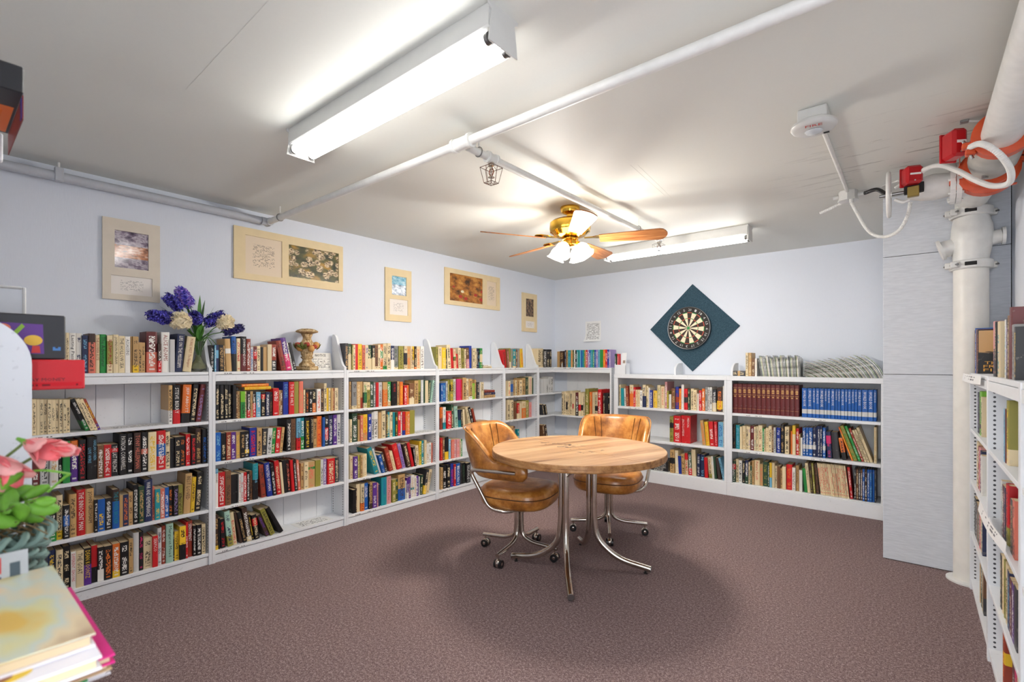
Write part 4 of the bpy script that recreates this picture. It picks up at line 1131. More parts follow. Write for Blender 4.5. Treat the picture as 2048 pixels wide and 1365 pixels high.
fluorescent('twin-tube fluorescent light nearest the doorway', -2.255, -.985, 1.075)
fluorescent('twin-tube fluorescent light behind the ceiling fan', -2.28, -1.01, 4.13)

# ------------------------------------------------------------------ ceiling fan with a four-shade light kit
FC = Vector((-1.867, 2.90, ZC))
fan = thing('ceiling_fan', 'brass ceiling fan with oak blades and frosted tulip lights', 'ceiling fan', FC)
MB().lathe([(.002, -.001), (.068, -.001), (.07, -.012), (.06, -.04), (.035, -.05), (.024, -.052), (.024, -.085)], 28).build('ceiling_canopy', M['brass'], fan, smooth=True)
MB().lathe([(.024, -.084), (.08, -.088), (.125, -.098), (.142, -.112), (.145, -.15), (.14, -.176), (.125, -.184), (.11, -.2), (.075, -.212), (.05, -.216)], 36).build('motor_housing', M['brass'], fan, smooth=True)
MB().lathe([(.046, -.2165), (.058, -.22), (.06, -.232), (.048, -.24), (.048, -.245), (.058, -.25), (.058, -.268), (.042, -.28), (.018, -.285), (.001, -.286)], 28).build('light_fitter', M['brass'], fan, smooth=True)
for i in range(5):
    ang = R((200, 272, 344, 56, 128)[i])
    e = RIGHT * math.cos(ang) + VIEW * math.sin(ang)
    rz = math.atan2(e.y, e.x)
    arm = MB().prism([(.10, -.012), (.16, -.017), (.19, -.032), (.235, -.036), (.262, -.02), (.268, 0), (.262, .02), (.235, .036), (.19, .032), (.16, .017), (.10, .012)], 'z', -.224, -.219)
    arm.build('blade_arm', M['brass'], fan, rot=(0, 0, rz))
    out = [(.205, -.046)] + [(.3 + .3 * k / 5, -.052 - .018 * k / 5) for k in range(6)] + [(.625, -.062), (.642, -.04), (.652, -.018), (.655, 0)]
    out = out + [(x, -y) for x, y in reversed(out[:-1])]
    bl = MB().prism(out, 'z', -.004, .003)
    b = bl.build('blade', M['blade'], fan)
    b.rotation_euler = (R(-15.5), 0, rz)
    b.location = (0, 0, -.231)
FROST = NT('frosted_glass_lit')
FROST.base(rgb(250, 240, 222), .3)
FROST.b.inputs['Emission Color'].default_value = (1.0, .86, .66, 1)
FROST.b.inputs['Emission Strength'].default_value = 5.0
for i in range(4):
    a = YAW + R(45 + 90 * i + 8)
    e = Vector((math.cos(a), math.sin(a), 0))
    MB().tube(arc_path([e * .04 + Vector((0, 0, -.258)), e * .066 + Vector((0, 0, -.252)), e * .08 + Vector((0, 0, -.274))], .02), .008, 10).build('lamp_arm', M['brass'], fan, smooth=True)
    prof = [(.018, .0), (.024, -.006), (.039, -.024), (.046, -.044), (.047, -.064), (.054, -.084), (.063, -.093)]
    mb = MB(); n = 28; v = []
    for q, (r, z) in enumerate(prof):
        for k in range(n):
            rr = r * (1 + .05 * math.cos(6 * 2 * math.pi * k / n) * max(0, q - 3) / 3)
            v.append((rr * math.cos(2 * math.pi * k / n), rr * math.sin(2 * math.pi * k / n), z))
    f = [(q * n + k, q * n + (k + 1) % n, (q + 1) * n + (k + 1) % n, (q + 1) * n + k) for q in range(len(prof) - 1) for k in range(n)]
    f.append(tuple(range(n)))
    mb.add(v, f)
    tilt = Matrix.Translation(e * .078 + Vector((0, 0, -.27))) @ Matrix.Rotation(a, 4, 'Z') @ Matrix.Rotation(R(-28), 4, 'Y')
    mb.xf(tilt)
    sh = mb.build('glass_shade', FROST.m, fan, smooth=True)
    md = sh.modifiers.new('thickness', 'SOLIDIFY'); md.thickness = .003
    bulb = MB().ball((0, 0, -.05), .02, 12, 8); bulb.xf(tilt)
    bulb.build('bulb', emit('bulb_glow_%d' % i, (1, .9, .74), 14.0), fan, smooth=True)
for dx, ln in ((.03, .10), (-.02, .075)):
    ch = MB().tube([(dx, -.02, -.278), (dx, -.02, -.278 - ln)], .0012, 6).build('pull_chain', M['brass'], fan)
    MB().ball((dx, -.02, -.278 - ln - .008), .009, 10, 8, 0, (1, 1, 1.3)).build('pull_knob', M['white_metal'], ch, smooth=True)
for i in range(4):
    a = YAW + R(45 + 90 * i + 8)
    li = bpy.data.lights.new('fan_lamp', 'POINT'); li.energy = FAN_POWER / 4; li.color = (1, .97, .92); li.shadow_soft_size = .045
    lo_ = bpy.data.objects.new('fan_lamp_light', li); COL.objects.link(lo_)
    lo_.parent = fan
    e = Vector((math.cos(a), math.sin(a), 0))
    lo_.location = e * .14 + Vector((0, 0, -.39))

# ------------------------------------------------------------------ sprinkler pipes
def coupling(mb, p, d, r, w=.03):
    p = Vector(p); d = Vector(d).normalized()
    mb.tube([p - d * w, p - d * w * .98, p + d * w * .98, p + d * w], r, 14)
def hanger(parent, x, y, z, r, dirx=True):
    MB().tube([(x, y, z + r + .012), (x, y, ZC)], .004, 8).build('hanger_rod', M['white_pipe'], parent)
    pts = []
    for i in range(17):
        a = 2 * math.pi * i / 16
        q = (r + .003) * math.cos(a), (r + .003) * math.sin(a)
        pts.append((x, y + q[0], z + q[1]) if dirx else (x + q[0], y, z + q[1]))
    MB().tube(pts, .0035, 6, cap=False).build('hanger_ring', M['steel'], parent)
PZ, PY, PX = 2.315, 1.592, -1.612
mp = thing('sprinkler_main_pipe', 'white sprinkler pipe crossing the ceiling from the long wall', 'pipe', (0, PY, PZ))
MB().tube([(-3.60, 0, 0), (.2, 0, 0)], .021, 16).build('pipe', M['white_pipe'], mp, smooth=True)
m2 = MB(); coupling(m2, (PX, 0, 0), (1, 0, 0), .029, .05)
for s in (-.05, .05): coupling(m2, (PX + s, 0, 0), (1, 0, 0), .033, .008)
m2.build('tee_fitting', M['white_pipe'], mp, smooth=True)
m2 = MB(); coupling(m2, (-3.60, 0, 0), (1, 0, 0), .028, .03); coupling(m2, (-3.6, -.02, 0), (0, 1, 0), .028, .03)
m2.build('elbow_fitting', M['grey_pipe'], mp, smooth=True)
for x in (-3.42,):
    hanger(mp, x, 0, 0, .021)
for o in mp.children:
    if o.name.startswith('hanger_rod'):
        for vv in o.data.vertices:
            if vv.co.z > .2: vv.co.z = ZC - PZ
wp = thing('wall_pipe', 'pale painted pipe running under the ceiling along the long wall', 'pipe', (-3.61, 0, 2.318))
MB().tube([(0, YN + .005, 0), (0, PY - .052, 0)], .026, 16).build('pipe', M['grey_pipe'], wp, smooth=True)
hy = on_x(117, 350, -3.61).y
MB().cbox((-.004, hy - .018, -.03), (.03, hy + .018, .045), .003).build('strap', M['grey_pipe'], wp)
MB().tube([(.01, hy, .045), (.01, hy, ZC - 2.318)], .006, 8).build('hanger_rod', M['white_pipe'], wp)
bp = thing('sprinkler_branch_pipe', 'grey-white branch pipe running past the fan to the far sprinkler', 'pipe', (PX, 0, PZ - .006))
MB().tube([(0, PY + .034, 0), (0, 3.84, 0)], .0185, 16).build('pipe', M['white_pipe'], bp, smooth=True)
m2 = MB()
for yy in (1.765, 1.82): coupling(m2, (0, yy, 0), (0, 1, 0), .0285, .007)
coupling(m2, (0, 1.79, 0), (0, 1, 0), .0245, .035)
m2.build('outlet_tee', M['white_pipe'], bp, smooth=True)
m2 = MB(); coupling(m2, (0, 3.835, 0), (0, 1, 0), .0245, .03); m2.build('end_tee', M['white_pipe'], bp, smooth=True)
for yy in (1.70, 3.45):
    MB().tube([(0, yy, .03), (0, yy, ZC - PZ + .005)], .004, 8).build('hanger_rod', M['white_pipe'], bp)
    MB().tube([(.0225 * math.cos(2 * math.pi * i / 16), yy, .0225 * math.sin(2 * math.pi * i / 16) + .002) for i in range(17)], .003, 6, cap=False).build('hanger_ring', M['steel'], bp)
def sprinkler(label, y, cage_mat):
    s = thing('caged_sprinkler', label, 'sprinkler', (PX, y, PZ - .03), 0, 'caged sprinkler heads')
    MB().lathe([(.011, .006), (.016, .0), (.016, -.016), (.009, -.02), (.009, -.03), (.001, -.03)], 12).build('nozzle', M['chrome'], s, smooth=True)
    mb = MB()
    for q in (-1, 1):
        mb.tube(spline([(q * .008, 0, -.028), (q * .014, 0, -.045), (q * .003, 0, -.066)], 4), .0028, 6)
    mb.build('yoke', plain('copper_brown', rgb(120, 66, 42), .35, .6), s)
    MB().lathe([(.001, -.068), (.017, -.069), (.017, -.071), (.001, -.072)], 14).build('deflector', M['chrome'], s)
    rr = [(.046, -.012), (.05, -.014), (.03, -.094)]
    def ring(r, z, sq):
        return [Vector((r * (math.cos(math.pi / 4 + math.pi / 2 * i)), r * math.sin(math.pi / 4 + math.pi / 2 * i), z)) for i in range(5)]
    for r, z in ((.056, -.022), (.036, -.098)):
        MB().tube(ring(r, z, 1), .0016, 5).build('cage_ring', cage_mat, s)
    for i in range(8):
        a = math.pi / 4 * i
        k = 1.0 if i % 2 else .71
        p0 = Vector((.056 * math.cos(a) * k, .056 * math.sin(a) * k, -.022)); p1 = Vector((.036 * math.cos(a) * k, .036 * math.sin(a) * k, -.098))
        MB().tube([Vector((p0.x * .4, p0.y * .4, -.008)), p0, p1, Vector((p1.x * .25, p1.y * .25, -.102))], .0014, 5).build('cage_wire', cage_mat, s)
    return s
sprinkler('sprinkler head in rusty wire cage below the pipe tee', 1.79, plain('rusty_wire', rgb(92, 58, 40), .5, .5))
sprinkler('sprinkler head in pale wire cage beside a fan blade tip', 3.835, M['steel'])

# ------------------------------------------------------------------ fire alarm and its conduit
AX, AY = -.338, 2.47
al = thing('fire_alarm', 'round white ceiling fire alarm strobe lettered FIRE in red', 'fire alarm', (AX, AY, ZC))
MB().cbox((-.055, -.055, -.05), (.055, .055, -.0005), .004).build('back_box', M['white_metal'], al)
MB().lathe([(.001, -.051), (.078, -.051), (.086, -.056), (.088, -.066), (.082, -.075), (.072, -.081), (.001, -.083)], 40).build('alarm_disc', M['white_metal'], al, smooth=True)
MB().lathe([(.001, -.0832), (.03, -.0832), (.034, -.086), (.026, -.094), (.001, -.099)], 24).build('strobe_lens', plain('clear_lens', rgb(205, 210, 214), .08), al, smooth=True)
# lettering reads from the doorway side
ex = RIGHT; ey = VIEW
td = (Vector((AX, AY, 0))).normalized(); tr = Vector((td.y, -td.x, 0))
lettering('lettering', 'FIRE', ink(rgb(205, 48, 26)), al, Vector((0, 0, -.0838)) - td * .058, tr, td * -1, .062, .022)
MB().cbox((.03, .045, -.0845), (.052, .058, -.082), .001).build('status_light', M['dark'], al)
cd = thing('conduit', 'straight white conduit on the ceiling behind the fire alarm', 'conduit', (AX + .012, 0, ZC - .012))
MB().tube([(0, AY + .06, 0), (0, 3.70, 0)], .0105, 12).build('conduit_tube', M['white_pipe'], cd, smooth=True)
jb = thing('junction_box', 'round white junction box where the conduits meet at the ceiling', 'junction box', (AX + .012, 3.76, ZC))
MB().lathe([(.001, -.001), (.052, -.001), (.052, -.05), (.056, -.052), (.056, -.062), (.001, -.064)], 8).build('box_body', M['white_metal'], jb)
for a, b in (((.05, 0, -.03), (.085, 0, -.03)), ((-.05, 0, -.03), (-.08, 0, -.03)), ((.02, -.03, -.062), (.02, -.03, -.085))):
    MB().tube([a, b], .013, 10).build('connector', M['white_metal'], jb, smooth=True)
def flex(label, pts, r=.0115, mat='white_pipe', pitch=.0075):
    P = spline(pts, 24)
    # resample evenly, then ripple the radius for the spiral jacket
    S = [P[0]]; acc = 0
    out = [P[0]]
    step = pitch / 2; rest = step
    for a, b in zip(P, P[1:]):
        d = (b - a).length; t = rest
        while t <= d:
            out.append(a + (b - a) * (t / d)); t += step
        rest = t - d
    o = MB().tube(out, r, 10, radii=[r * (1.0 if i % 2 else .84) for i in range(len(out))]).build('flexible_conduit', M[mat], None)
    return tag(o, label, 'conduit', 'flexible conduits at the sprinkler valve')
c0 = Vector((AX + .012, 3.76, ZC))
flex('white flexible conduit drooping from the junction box to the valve', [c0 + Vector((.02, -.03, -.085)), on_y(1735, 460, 3.70), on_y(1766, 474, 3.66), on_y(1797, 462, 3.6), on_y(1815, 432, 3.55), on_y(1821, 404, 3.53)], .0105)
flex('white flexible conduit reaching left of the junction box', [on_y(1640, 427, 3.93), on_y(1672, 412, 3.9), on_y(1715, 390, 3.86), on_y(1765, 370, 3.78), on_y(1800, 360, 3.72)], .0105)
flex('black flexible conduit between junction box and handwheel', [c0 + Vector((.085, 0, -.03)), c0 + Vector((.15, -.1, -.05)), Vector((-.125, 3.51, 2.262))], .012, 'black', .012)
flex('thick white flexible conduit looping out of the upper red box', [on_y(1936, 296, 2.93), on_y(1962, 288, 2.74), on_y(1995, 305, 2.70), on_y(2020, 338, 2.78), on_y(2018, 366, 2.9), on_y(1985, 372, 3.0), on_y(1950, 360, 3.08), on_y(1915, 342, 3.18), on_y(1880, 331, 3.28), on_y(1850, 339, 3.36), on_y(1838, 352, 3.42)], .0125)

# ------------------------------------------------------------------ fire main: overhead pipe, valves, riser
MX, MZ = .285, 2.265
om = thing('fire_main_pipe', 'large white overhead fire main pipe with orange coupling', 'pipe', (MX, 0, MZ))
MB().tube([(0, YN + .005, 0), (0, 2.90, 0)], .068, 28).build('pipe', M['white_pipe'], om, smooth=True)
def grooved(name, y, r, mat, parent, w=.028, lugs=2):
    p = MB(); p.tube([(0, y - w, 0), (0, y - w * .9, 0), (0, y + w * .9, 0), (0, y + w, 0)], r, 28, radii=[r * .93, r, r, r * .93])
    o = p.build(name, mat, parent, smooth=True)
    for a in ([R(200), R(20)] if lugs == 2 else []):
        e = Vector((math.cos(a), 0, math.sin(a)))
        s = Vector((-e.z, 0, e.x))
        for q in (-1, 1):
            c = e * (r + .012) + s * (q * .016) + Vector((0, y, 0))
            MB().cbox(c - Vector((.017, .02, .012)), c + Vector((.017, .02, .012)), .004).build('bolt_lug', mat, o)
        c = e * (r + .014) + Vector((0, y, 0))
        MB().tube([c - s * .045, c + s * .045], .006, 8).build('bolt', M['steel'], o)
    return o
grooved('orange_coupling', 2.90, .098, M['orange'], om)
cv = thing('check_valve', 'grey iron check valve between the two orange couplings', 'valve', (MX, 0, MZ))
MB().tube([(0, 2.93, 0), (0, 2.98, 0), (0, 3.05, -.005), (0, 3.2, -.005), (0, 3.3, 0), (0, 3.40, 0)], .07, 24, radii=[.068, .074, .088, .09, .076, .07]).build('valve_body', plain('grey_iron', rgb(176, 174, 168), .5, .1, .12), cv, smooth=True)
grooved('orange_coupling', 3.42, .118, M['orange'], cv, .034)
MB().tube([(0, 3.30, 0), (0, 3.33, 0)], .1, 24).build('cover_ring', M['orange'], cv, smooth=True)
for i in range(5):
    a = R(150 + 40 * i)
    e = Vector((math.cos(a), 0, math.sin(a)))
    MB().cbox(e * .11 + Vector((-.012, 3.37, -.012)), e * .135 + Vector((.012, 3.40, .012)), .004).build('cover_lug', M['orange'], cv)
MB().tube([(-.03, 3.18, -.085), (-.03, 3.18, -.1)], .012, 8).build('drain_plug', M['steel'], cv)
def red_box(name, label, c, sx, sy, sz, rz):
    t = thing(name, label, 'switch box', c, rz, 'red alarm switch boxes on the fire main')
    MB().cbox((-sx / 2, -sy / 2, -sz / 2), (sx / 2, sy / 2, sz / 2), .012).build('cover', M['red'], t)
    MB().cbox((-sx / 2 - .004, sy / 2 - .006, -sz / 2 - .004), (sx / 2 + .004, sy / 2 + .004, sz / 2 + .004), .003).build('flange', M['red'], t)
    MB().box((-sx * .28, -sy / 2 - .001, -sz * .05), (sx * .34, -sy / 2 + .0005, sz * .05)).build('sticker', M['paper'], t)
    MB().ball((0, -sy / 2, -sz * .36), .004, 8, 6).build('screw', M['steel'], t)
    return t
red_box('flow_switch', 'red alarm box beside the upper orange coupling', (.14, 2.99, 2.29), .06, .085, .125, R(30))
MB().tube([(.15 - MX, 3.02, .0), (-.06, 3.06, 0)], .014, 10).build('switch_stem', M['steel'], cv)
VY, VZ = 3.49, 2.25
gv = thing('gate_valve', 'white-painted gate valve with handwheel and red tamper box', 'valve', (0, VY, VZ))
def xt(pts): return [(x, 0, 0) for x in pts]
MB().tube(xt((.225, .19)), .075, 24).build('pipe_stub', M['white_pipe'], gv, smooth=True)
MB().tube(xt((.19, .168)), .105, 24).build('flange', M['white_pipe'], gv)
MB().tube(xt((.166, .144)), .105, 24).build('flange', M['white_pipe'], gv)
for i in range(8):
    a = 2 * math.pi * i / 8
    MB().tube([(.198, .09 * math.cos(a), .09 * math.sin(a)), (.136, .09 * math.cos(a), .09 * math.sin(a))], .008, 6).build('flange_bolt', M['white_pipe'], gv)
MB().tube(xt((.144, .12, .08, .03, -.01, -.03)), .06, 24, radii=[.06, .064, .07, .062, .05, .046]).build('bonnet', M['white_pipe'], gv, smooth=True)
for s in (-1, 1):
    MB().tube(spline([(-.02, 0, s * .045), (-.05, 0, s * .052), (-.085, 0, s * .03)], 5), .009, 8).build('yoke', M['white_pipe'], gv, smooth=True)
MB().tube(xt((-.03, -.155)), .009, 10).build('stem', M['steel'], gv, smooth=True)
hw = MB().tube([(-.112, .118 * math.cos(2 * math.pi * i / 40), .118 * math.sin(2 * math.pi * i / 40)) for i in range(41)], .0105, 10, cap=False).build('handwheel', M['white_pipe'], gv, smooth=True)
for i in range(5):
    a = 2 * math.pi * i / 5 + .3
    MB().tube([(-.112, 0, 0), (-.112, .115 * math.cos(a), .115 * math.sin(a))], .008, 8).build('spoke', M['white_pipe'], hw, smooth=True)
MB().tube(xt((-.098, -.126)), .02, 12).build('hub', M['white_pipe'], hw, smooth=True)
MB().cbox((-.045, -.085, -.03), (.04, -.045, .02), .003).build('bracket', M['dark'], gv)
MB().cbox((-.03, -.1, -.055), (.02, -.07, .0), .003).build('mechanism', plain('yellow_brass_dull', rgb(150, 128, 70), .4, .7), gv)
red_box('tamper_switch', 'red alarm box with white sticker beside the handwheel', (-.01, VY - .10, VZ + .055), .078, .07, .095, R(22))

rs = thing('riser_pipe', 'thick white vertical riser pipe in front of the boxed column', 'pipe', (.2575, 3.955, 0))
MB().lathe([(.001, .0005), (.112, .0005), (.112, .01), (.1, .014), (.001, .014)], 32).build('floor_flange', M['white_pipe'], rs, smooth=True)
MB().tube([(0, 0, .014), (0, 0, 1.86)], .079, 32).build('pipe', plain('cream_white_pipe', rgb(228, 226, 220), .42, 0, .04), rs, smooth=True)
def ring_c(z, r=.098):
    o = MB().tube([(0, 0, z - .026), (0, 0, z - .02), (0, 0, z + .02), (0, 0, z + .026)], r, 28, radii=[r * .93, r, r, r * .93]).build('grooved_coupling', M['white_pipe'], rs, smooth=True)
    for a in (R(215), R(35)):
        e = Vector((math.cos(a), math.sin(a), 0)); s = Vector((-e.y, e.x, 0))
        c = e * (r + .012) + Vector((0, 0, z))
        for q in (-1, 1):
            p = c + s * q * .02
            MB().cbox(p - Vector((.016, .016, .018)), p + Vector((.016, .016, .018)), .004).build('bolt_lug', M['white_pipe'], o)
        MB().tube([c - s * .05, c + s * .05], .006, 8).build('bolt', M['steel'], o)
    f = Vector((-math.sin(YAW), math.cos(YAW), 0)) * -1
    d = Vector((-.2575, -3.955, 0)).normalized(); s = Vector((-d.y, d.x, 0)); c = d * (r - .004) + Vector((0, 0, z))
    MB().cbox((-.026, -.006, -.011), (.026, .008, .011), .002).build('coupling_slot', M['dark'], o, loc=c, rot=(0, 0, math.atan2(s.y, s.x)))
    return o
ring_c(1.875); ring_c(2.185)
MB().tube([(0, 0, 1.90), (0, 0, 1.95), (.004, 0, 2.03), (.004, 0, 2.1), (0, 0, 2.16)], .08, 28, radii=[.079, .086, .096, .092, .08]).build('tee_body', M['white_pipe'], rs, smooth=True)
MB().tube([(-.06, 0, 2.0), (-.125, 0, 1.985)], .05, 20).build('side_outlet', M['white_pipe'], rs, smooth=True)
MB().tube([(-.125, 0, 1.985), (-.14, 0, 1.98)], .062, 20).build('outlet_cap', M['white_pipe'], rs, smooth=True)
MB().tube([(.06, 0, 2.02), (.13, 0, 2.03)], .04, 20).build('side_outlet', M['white_pipe'], rs, smooth=True)
MB().tube([(.13, 0, 2.03), (.145, 0, 2.03)], .05, 20).build('outlet_cap', M['white_pipe'], rs, smooth=True)
MB().tube(arc_path([(0, 0, 2.21), (0, 0, 2.262), (.0275, -.49, 2.262)], .09, 8), .072, 28).build('top_elbow', M['white_pipe'], rs, smooth=True)
# loose bracket hardware on the ceiling by the valves
hb = thing('pipe_bracket', 'small steel bracket rod on the ceiling beside the orange coupling', 'bracket', on_z(1950, 236, ZC))
MB().tube([(-.03, 0, -.004), (.08, .03, -.03)], .005, 8).build('rod', M['white_pipe'], hb)
MB().cbox((-.05, -.012, -.012), (-.02, .012, -.0005), .002).build('anchor_plate', M['steel'], hb)

# ------------------------------------------------------------------ framed pictures on the long wall
def art(name, build):
    k = NT(name); u, v = uvmask(k)
    x = k.n('ShaderNodeCombineXYZ'); k.l(u, x.inputs[0]); k.l(v, x.inputs[1])
    build(k, u, v, x.outputs[0]); return k.m
def a_storm(k, u, v, p):
    n = k.noise(3.2, 6.0, .6, vec=k.mapping(p, (1, 2.4, 1)))
    c = k.ramp(n, [(.3, rgb(48, 40, 60)), (.45, rgb(120, 104, 124)), (.55, rgb(196, 186, 196)), (.7, rgb(70, 62, 84))])
    n2 = k.noise(5.0, 5.0, vec=k.mapping(p, (1, 3, 1), loc=(3, 1, 0)))
    w = k.ramp(n2, [(.35, rgb(92, 44, 26)), (.5, rgb(196, 126, 84)), (.65, rgb(232, 206, 186))])
    band = k.math('MULTIPLY', k.math('GREATER_THAN', v, .28), k.math('LESS_THAN', v, .62))
    k.base(k.mix(band, c, w), .12)
def a_faces(k, u, v, p):
    vo = k.n('ShaderNodeTexVoronoi'); vo.inputs['Scale'].default_value = 5.2; k.l(k.mapping(p, (1.5, 1, 1)), vo.inputs['Vector'])
    n = k.noise(24.0, 3.0, vec=p); big = k.noise(3.0, 3.0, vec=p)
    bg = k.ramp(big, [(.35, rgb(34, 44, 34)), (.5, rgb(84, 84, 48)), (.65, rgb(176, 134, 58))])
    fc = k.ramp(n, [(.38, rgb(60, 46, 36)), (.5, rgb(190, 164, 128)), (.62, rgb(232, 214, 180))])
    m = k.n('ShaderNodeMapRange'); m.inputs[1].default_value = .42; m.inputs[2].default_value = .58; m.inputs[3].default_value = 1; m.inputs[4].default_value = 0
    k.l(vo.outputs['Distance'], m.inputs[0])
    k.base(k.mix(m.outputs[0], bg, fc), .2)
def a_wave(k, u, v, p):
    n = k.noise(4.0, 6.0, .65, vec=k.mapping(p, (1, 1.6, 1)))
    sea = k.ramp(n, [(.35, rgb(52, 66, 92)), (.48, rgb(150, 166, 186)), (.6, rgb(232, 236, 240))])
    sky = k.ramp(n, [(.35, rgb(70, 142, 176)), (.55, rgb(150, 200, 218)), (.7, rgb(230, 238, 240))])
    k.base(k.mix(k.math('GREATER_THAN', v, .56), sea, sky), .12)
def a_poppy(k, u, v, p):
    n = k.noise(4.5, 5.0, .6, vec=p)
    bg = k.ramp(n, [(.35, rgb(64, 42, 24)), (.5, rgb(168, 106, 42)), (.66, rgb(214, 158, 76))])
    vo = k.n('ShaderNodeTexVoronoi'); vo.inputs['Scale'].default_value = 6.0; k.l(p, vo.inputs['Vector'])
    sep = k.n('ShaderNodeSeparateColor'); k.l(vo.outputs['Color'], sep.inputs[0])
    near = k.math('LESS_THAN', vo.outputs['Distance'], .34)
    low = k.math('LESS_THAN', v, .62)
    redm = k.math('MULTIPLY', k.math('MULTIPLY', near, k.math('GREATER_THAN', sep.outputs[0], .58)), low)
    whm = k.math('MULTIPLY', k.math('MULTIPLY', near, k.math('LESS_THAN', sep.outputs[0], .3)), k.math('LESS_THAN', v, .5))
    c = k.mix(redm, bg, rgb(176, 48, 40)); c = k.mix(whm, c, rgb(232, 224, 192))
    k.base(c, .3)
def a_sepia(k, u, v, p):
    n = k.noise(5.0, 4.0, .6, vec=p)
    k.base(k.ramp(n, [(.36, rgb(46, 38, 30)), (.5, rgb(96, 74, 54)), (.66, rgb(176, 140, 104))]), .35)
ART = {'storm': art('storm_photo_print', a_storm), 'faces': art('pale_shapes_on_gold_green_print', a_faces), 'wave': art('wave_print', a_wave),
       'poppy': art('poppy_print', a_poppy), 'sepia': art('sepia_print', a_sepia)}
MAT_CREAM = plain('cream_mat_board', rgb(226, 206, 164), .65, 0, .03); MAT_GREY = plain('oatmeal_mat_board', rgb(218, 208, 192), .65, 0, .03)
VERSE = print_mat('verse_print', rgb(226, 208, 184), rgb(84, 72, 64), 34.0, 60.0, .5, .2, amt=.7)
VERSE_W = print_mat('verse_print_white', rgb(232, 226, 220), rgb(96, 90, 96), 20.0, 60.0, .5, .22, amt=.6)
def uv_panel(name, o, ex, ey, t, mat, parent):
    """thin panel standing proud of a surface: o lower-left corner, ex/ey edge vectors, t thickness vector"""
    o, ex, ey, t = Vector(o), Vector(ex), Vector(ey), Vector(t)
    b = [o, o + ex, o + ex + ey, o + ey]; f = [p + t for p in b]
    mb = MB().add(b + f, [(4, 5, 6, 7), (3, 2, 1, 0), (0, 1, 5, 4), (1, 2, 6, 5), (2, 3, 7, 6), (3, 0, 4, 7)], 0, [[(0, 0), (1, 0), (1, 1), (0, 1)]] * 6)
    return mb.build(name, mat, parent)
def picture(label, x0, x1, ytl, ybl, board, parts, t=.016):
    """x0, x1, ytl, ybl: where its edges stand on the long wall; parts: (kind, u0, u1, v0, v1) windows"""
    a, b = on_x(x0, ytl, XL + t), on_x(x1, ytl, XL + t)
    zb = on_x(x0, ybl, XL + t).z
    y0, y1, zt = a.y, b.y, a.z
    p = thing('framed_picture', label, 'picture', (XL, y0, zb), 0, 'matted pictures on the long wall')
    W, Hh = y1 - y0, zt - zb
    MB().cbox((.0005, 0, 0), (.006, W, Hh), .001).build('backing', board, p)
    # mat board bars around the sunk windows
    us = sorted(set([0, 1] + [q for w in parts for q in w[1:3]])); vs = sorted(set([0, 1] + [q for w in parts for q in w[3:5]]))
    mb = MB()
    for i in range(len(us) - 1):
        for j in range(len(vs) - 1):
            cu, cv_ = (us[i] + us[i + 1]) / 2, (vs[j] + vs[j + 1]) / 2
            if not any(w[1] < cu < w[2] and w[3] < cv_ < w[4] for w in parts):
                mb.box((.006, us[i] * W, vs[j] * Hh), (t, us[i + 1] * W, vs[j + 1] * Hh))
    bm = bmesh.new()
    for v in mb.v: bm.verts.new(v)
    bm.verts.ensure_lookup_table()
    for f in mb.f: bm.faces.new([bm.verts[i] for i in f])
    bmesh.ops.remove_doubles(bm, verts=bm.verts, dist=1e-5)
    seen = {}
    for f in bm.faces: seen.setdefault(tuple(sorted(v.index for v in f.verts)), []).append(f)
    bm.verts.index_update(); seen = {}
    for f in bm.faces: seen.setdefault(tuple(sorted(v.index for v in f.verts)), []).append(f)
    dead = [f for fs in seen.values() if len(fs) > 1 for f in fs]
    bmesh.ops.delete(bm, geom=dead, context='FACES_ONLY')
    m2 = MB(); m2.from_bm(bm); m2.build('mat_board', board, p)
    for w in parts:
        kind = w[0]
        mat = ART.get(kind) or {'verse': VERSE, 'note': VERSE_W}[kind]
        o = uv_panel('print' if kind in ART else 'verse_sheet', (.0065, w[1] * W + .0005, w[3] * Hh + .0005), (0, (w[2] - w[1]) * W - .001, 0), (0, 0, (w[4] - w[3]) * Hh - .001), (.0025, 0, 0), mat, p)
    return p
picture('oatmeal-matted picture of a stormy sky above the bouquet', 205, 320, 432, 597, MAT_GREY, [('storm', .2, .79, .4, .86), ('note', .14, .86, .07, .3)])
picture('wide cream-matted picture of pale faces on green and gold', 468, 686, 450, 556, MAT_CREAM, [('verse', .09, .4, .12, .86), ('faces', .46, .955, .17, .83)])
picture('narrow cream-matted picture of a blue wave', 771, 823, 534, 641, MAT_CREAM, [('wave', .24, .8, .5, .86), ('note', .16, .86, .12, .42)])
picture('wide cream-matted picture of red poppies beside a verse', 890, 1000, 534, 608, MAT_CREAM, [('poppy', .08, .66, .12, .87), ('verse', .74, .93, .12, .84)])
picture('small narrow cream-matted dark portrait picture near the corner', 1045, 1074, 585, 663, MAT_CREAM, [('sepia', .24, .78, .4, .86), ('note', .22, .84, .1, .28)])

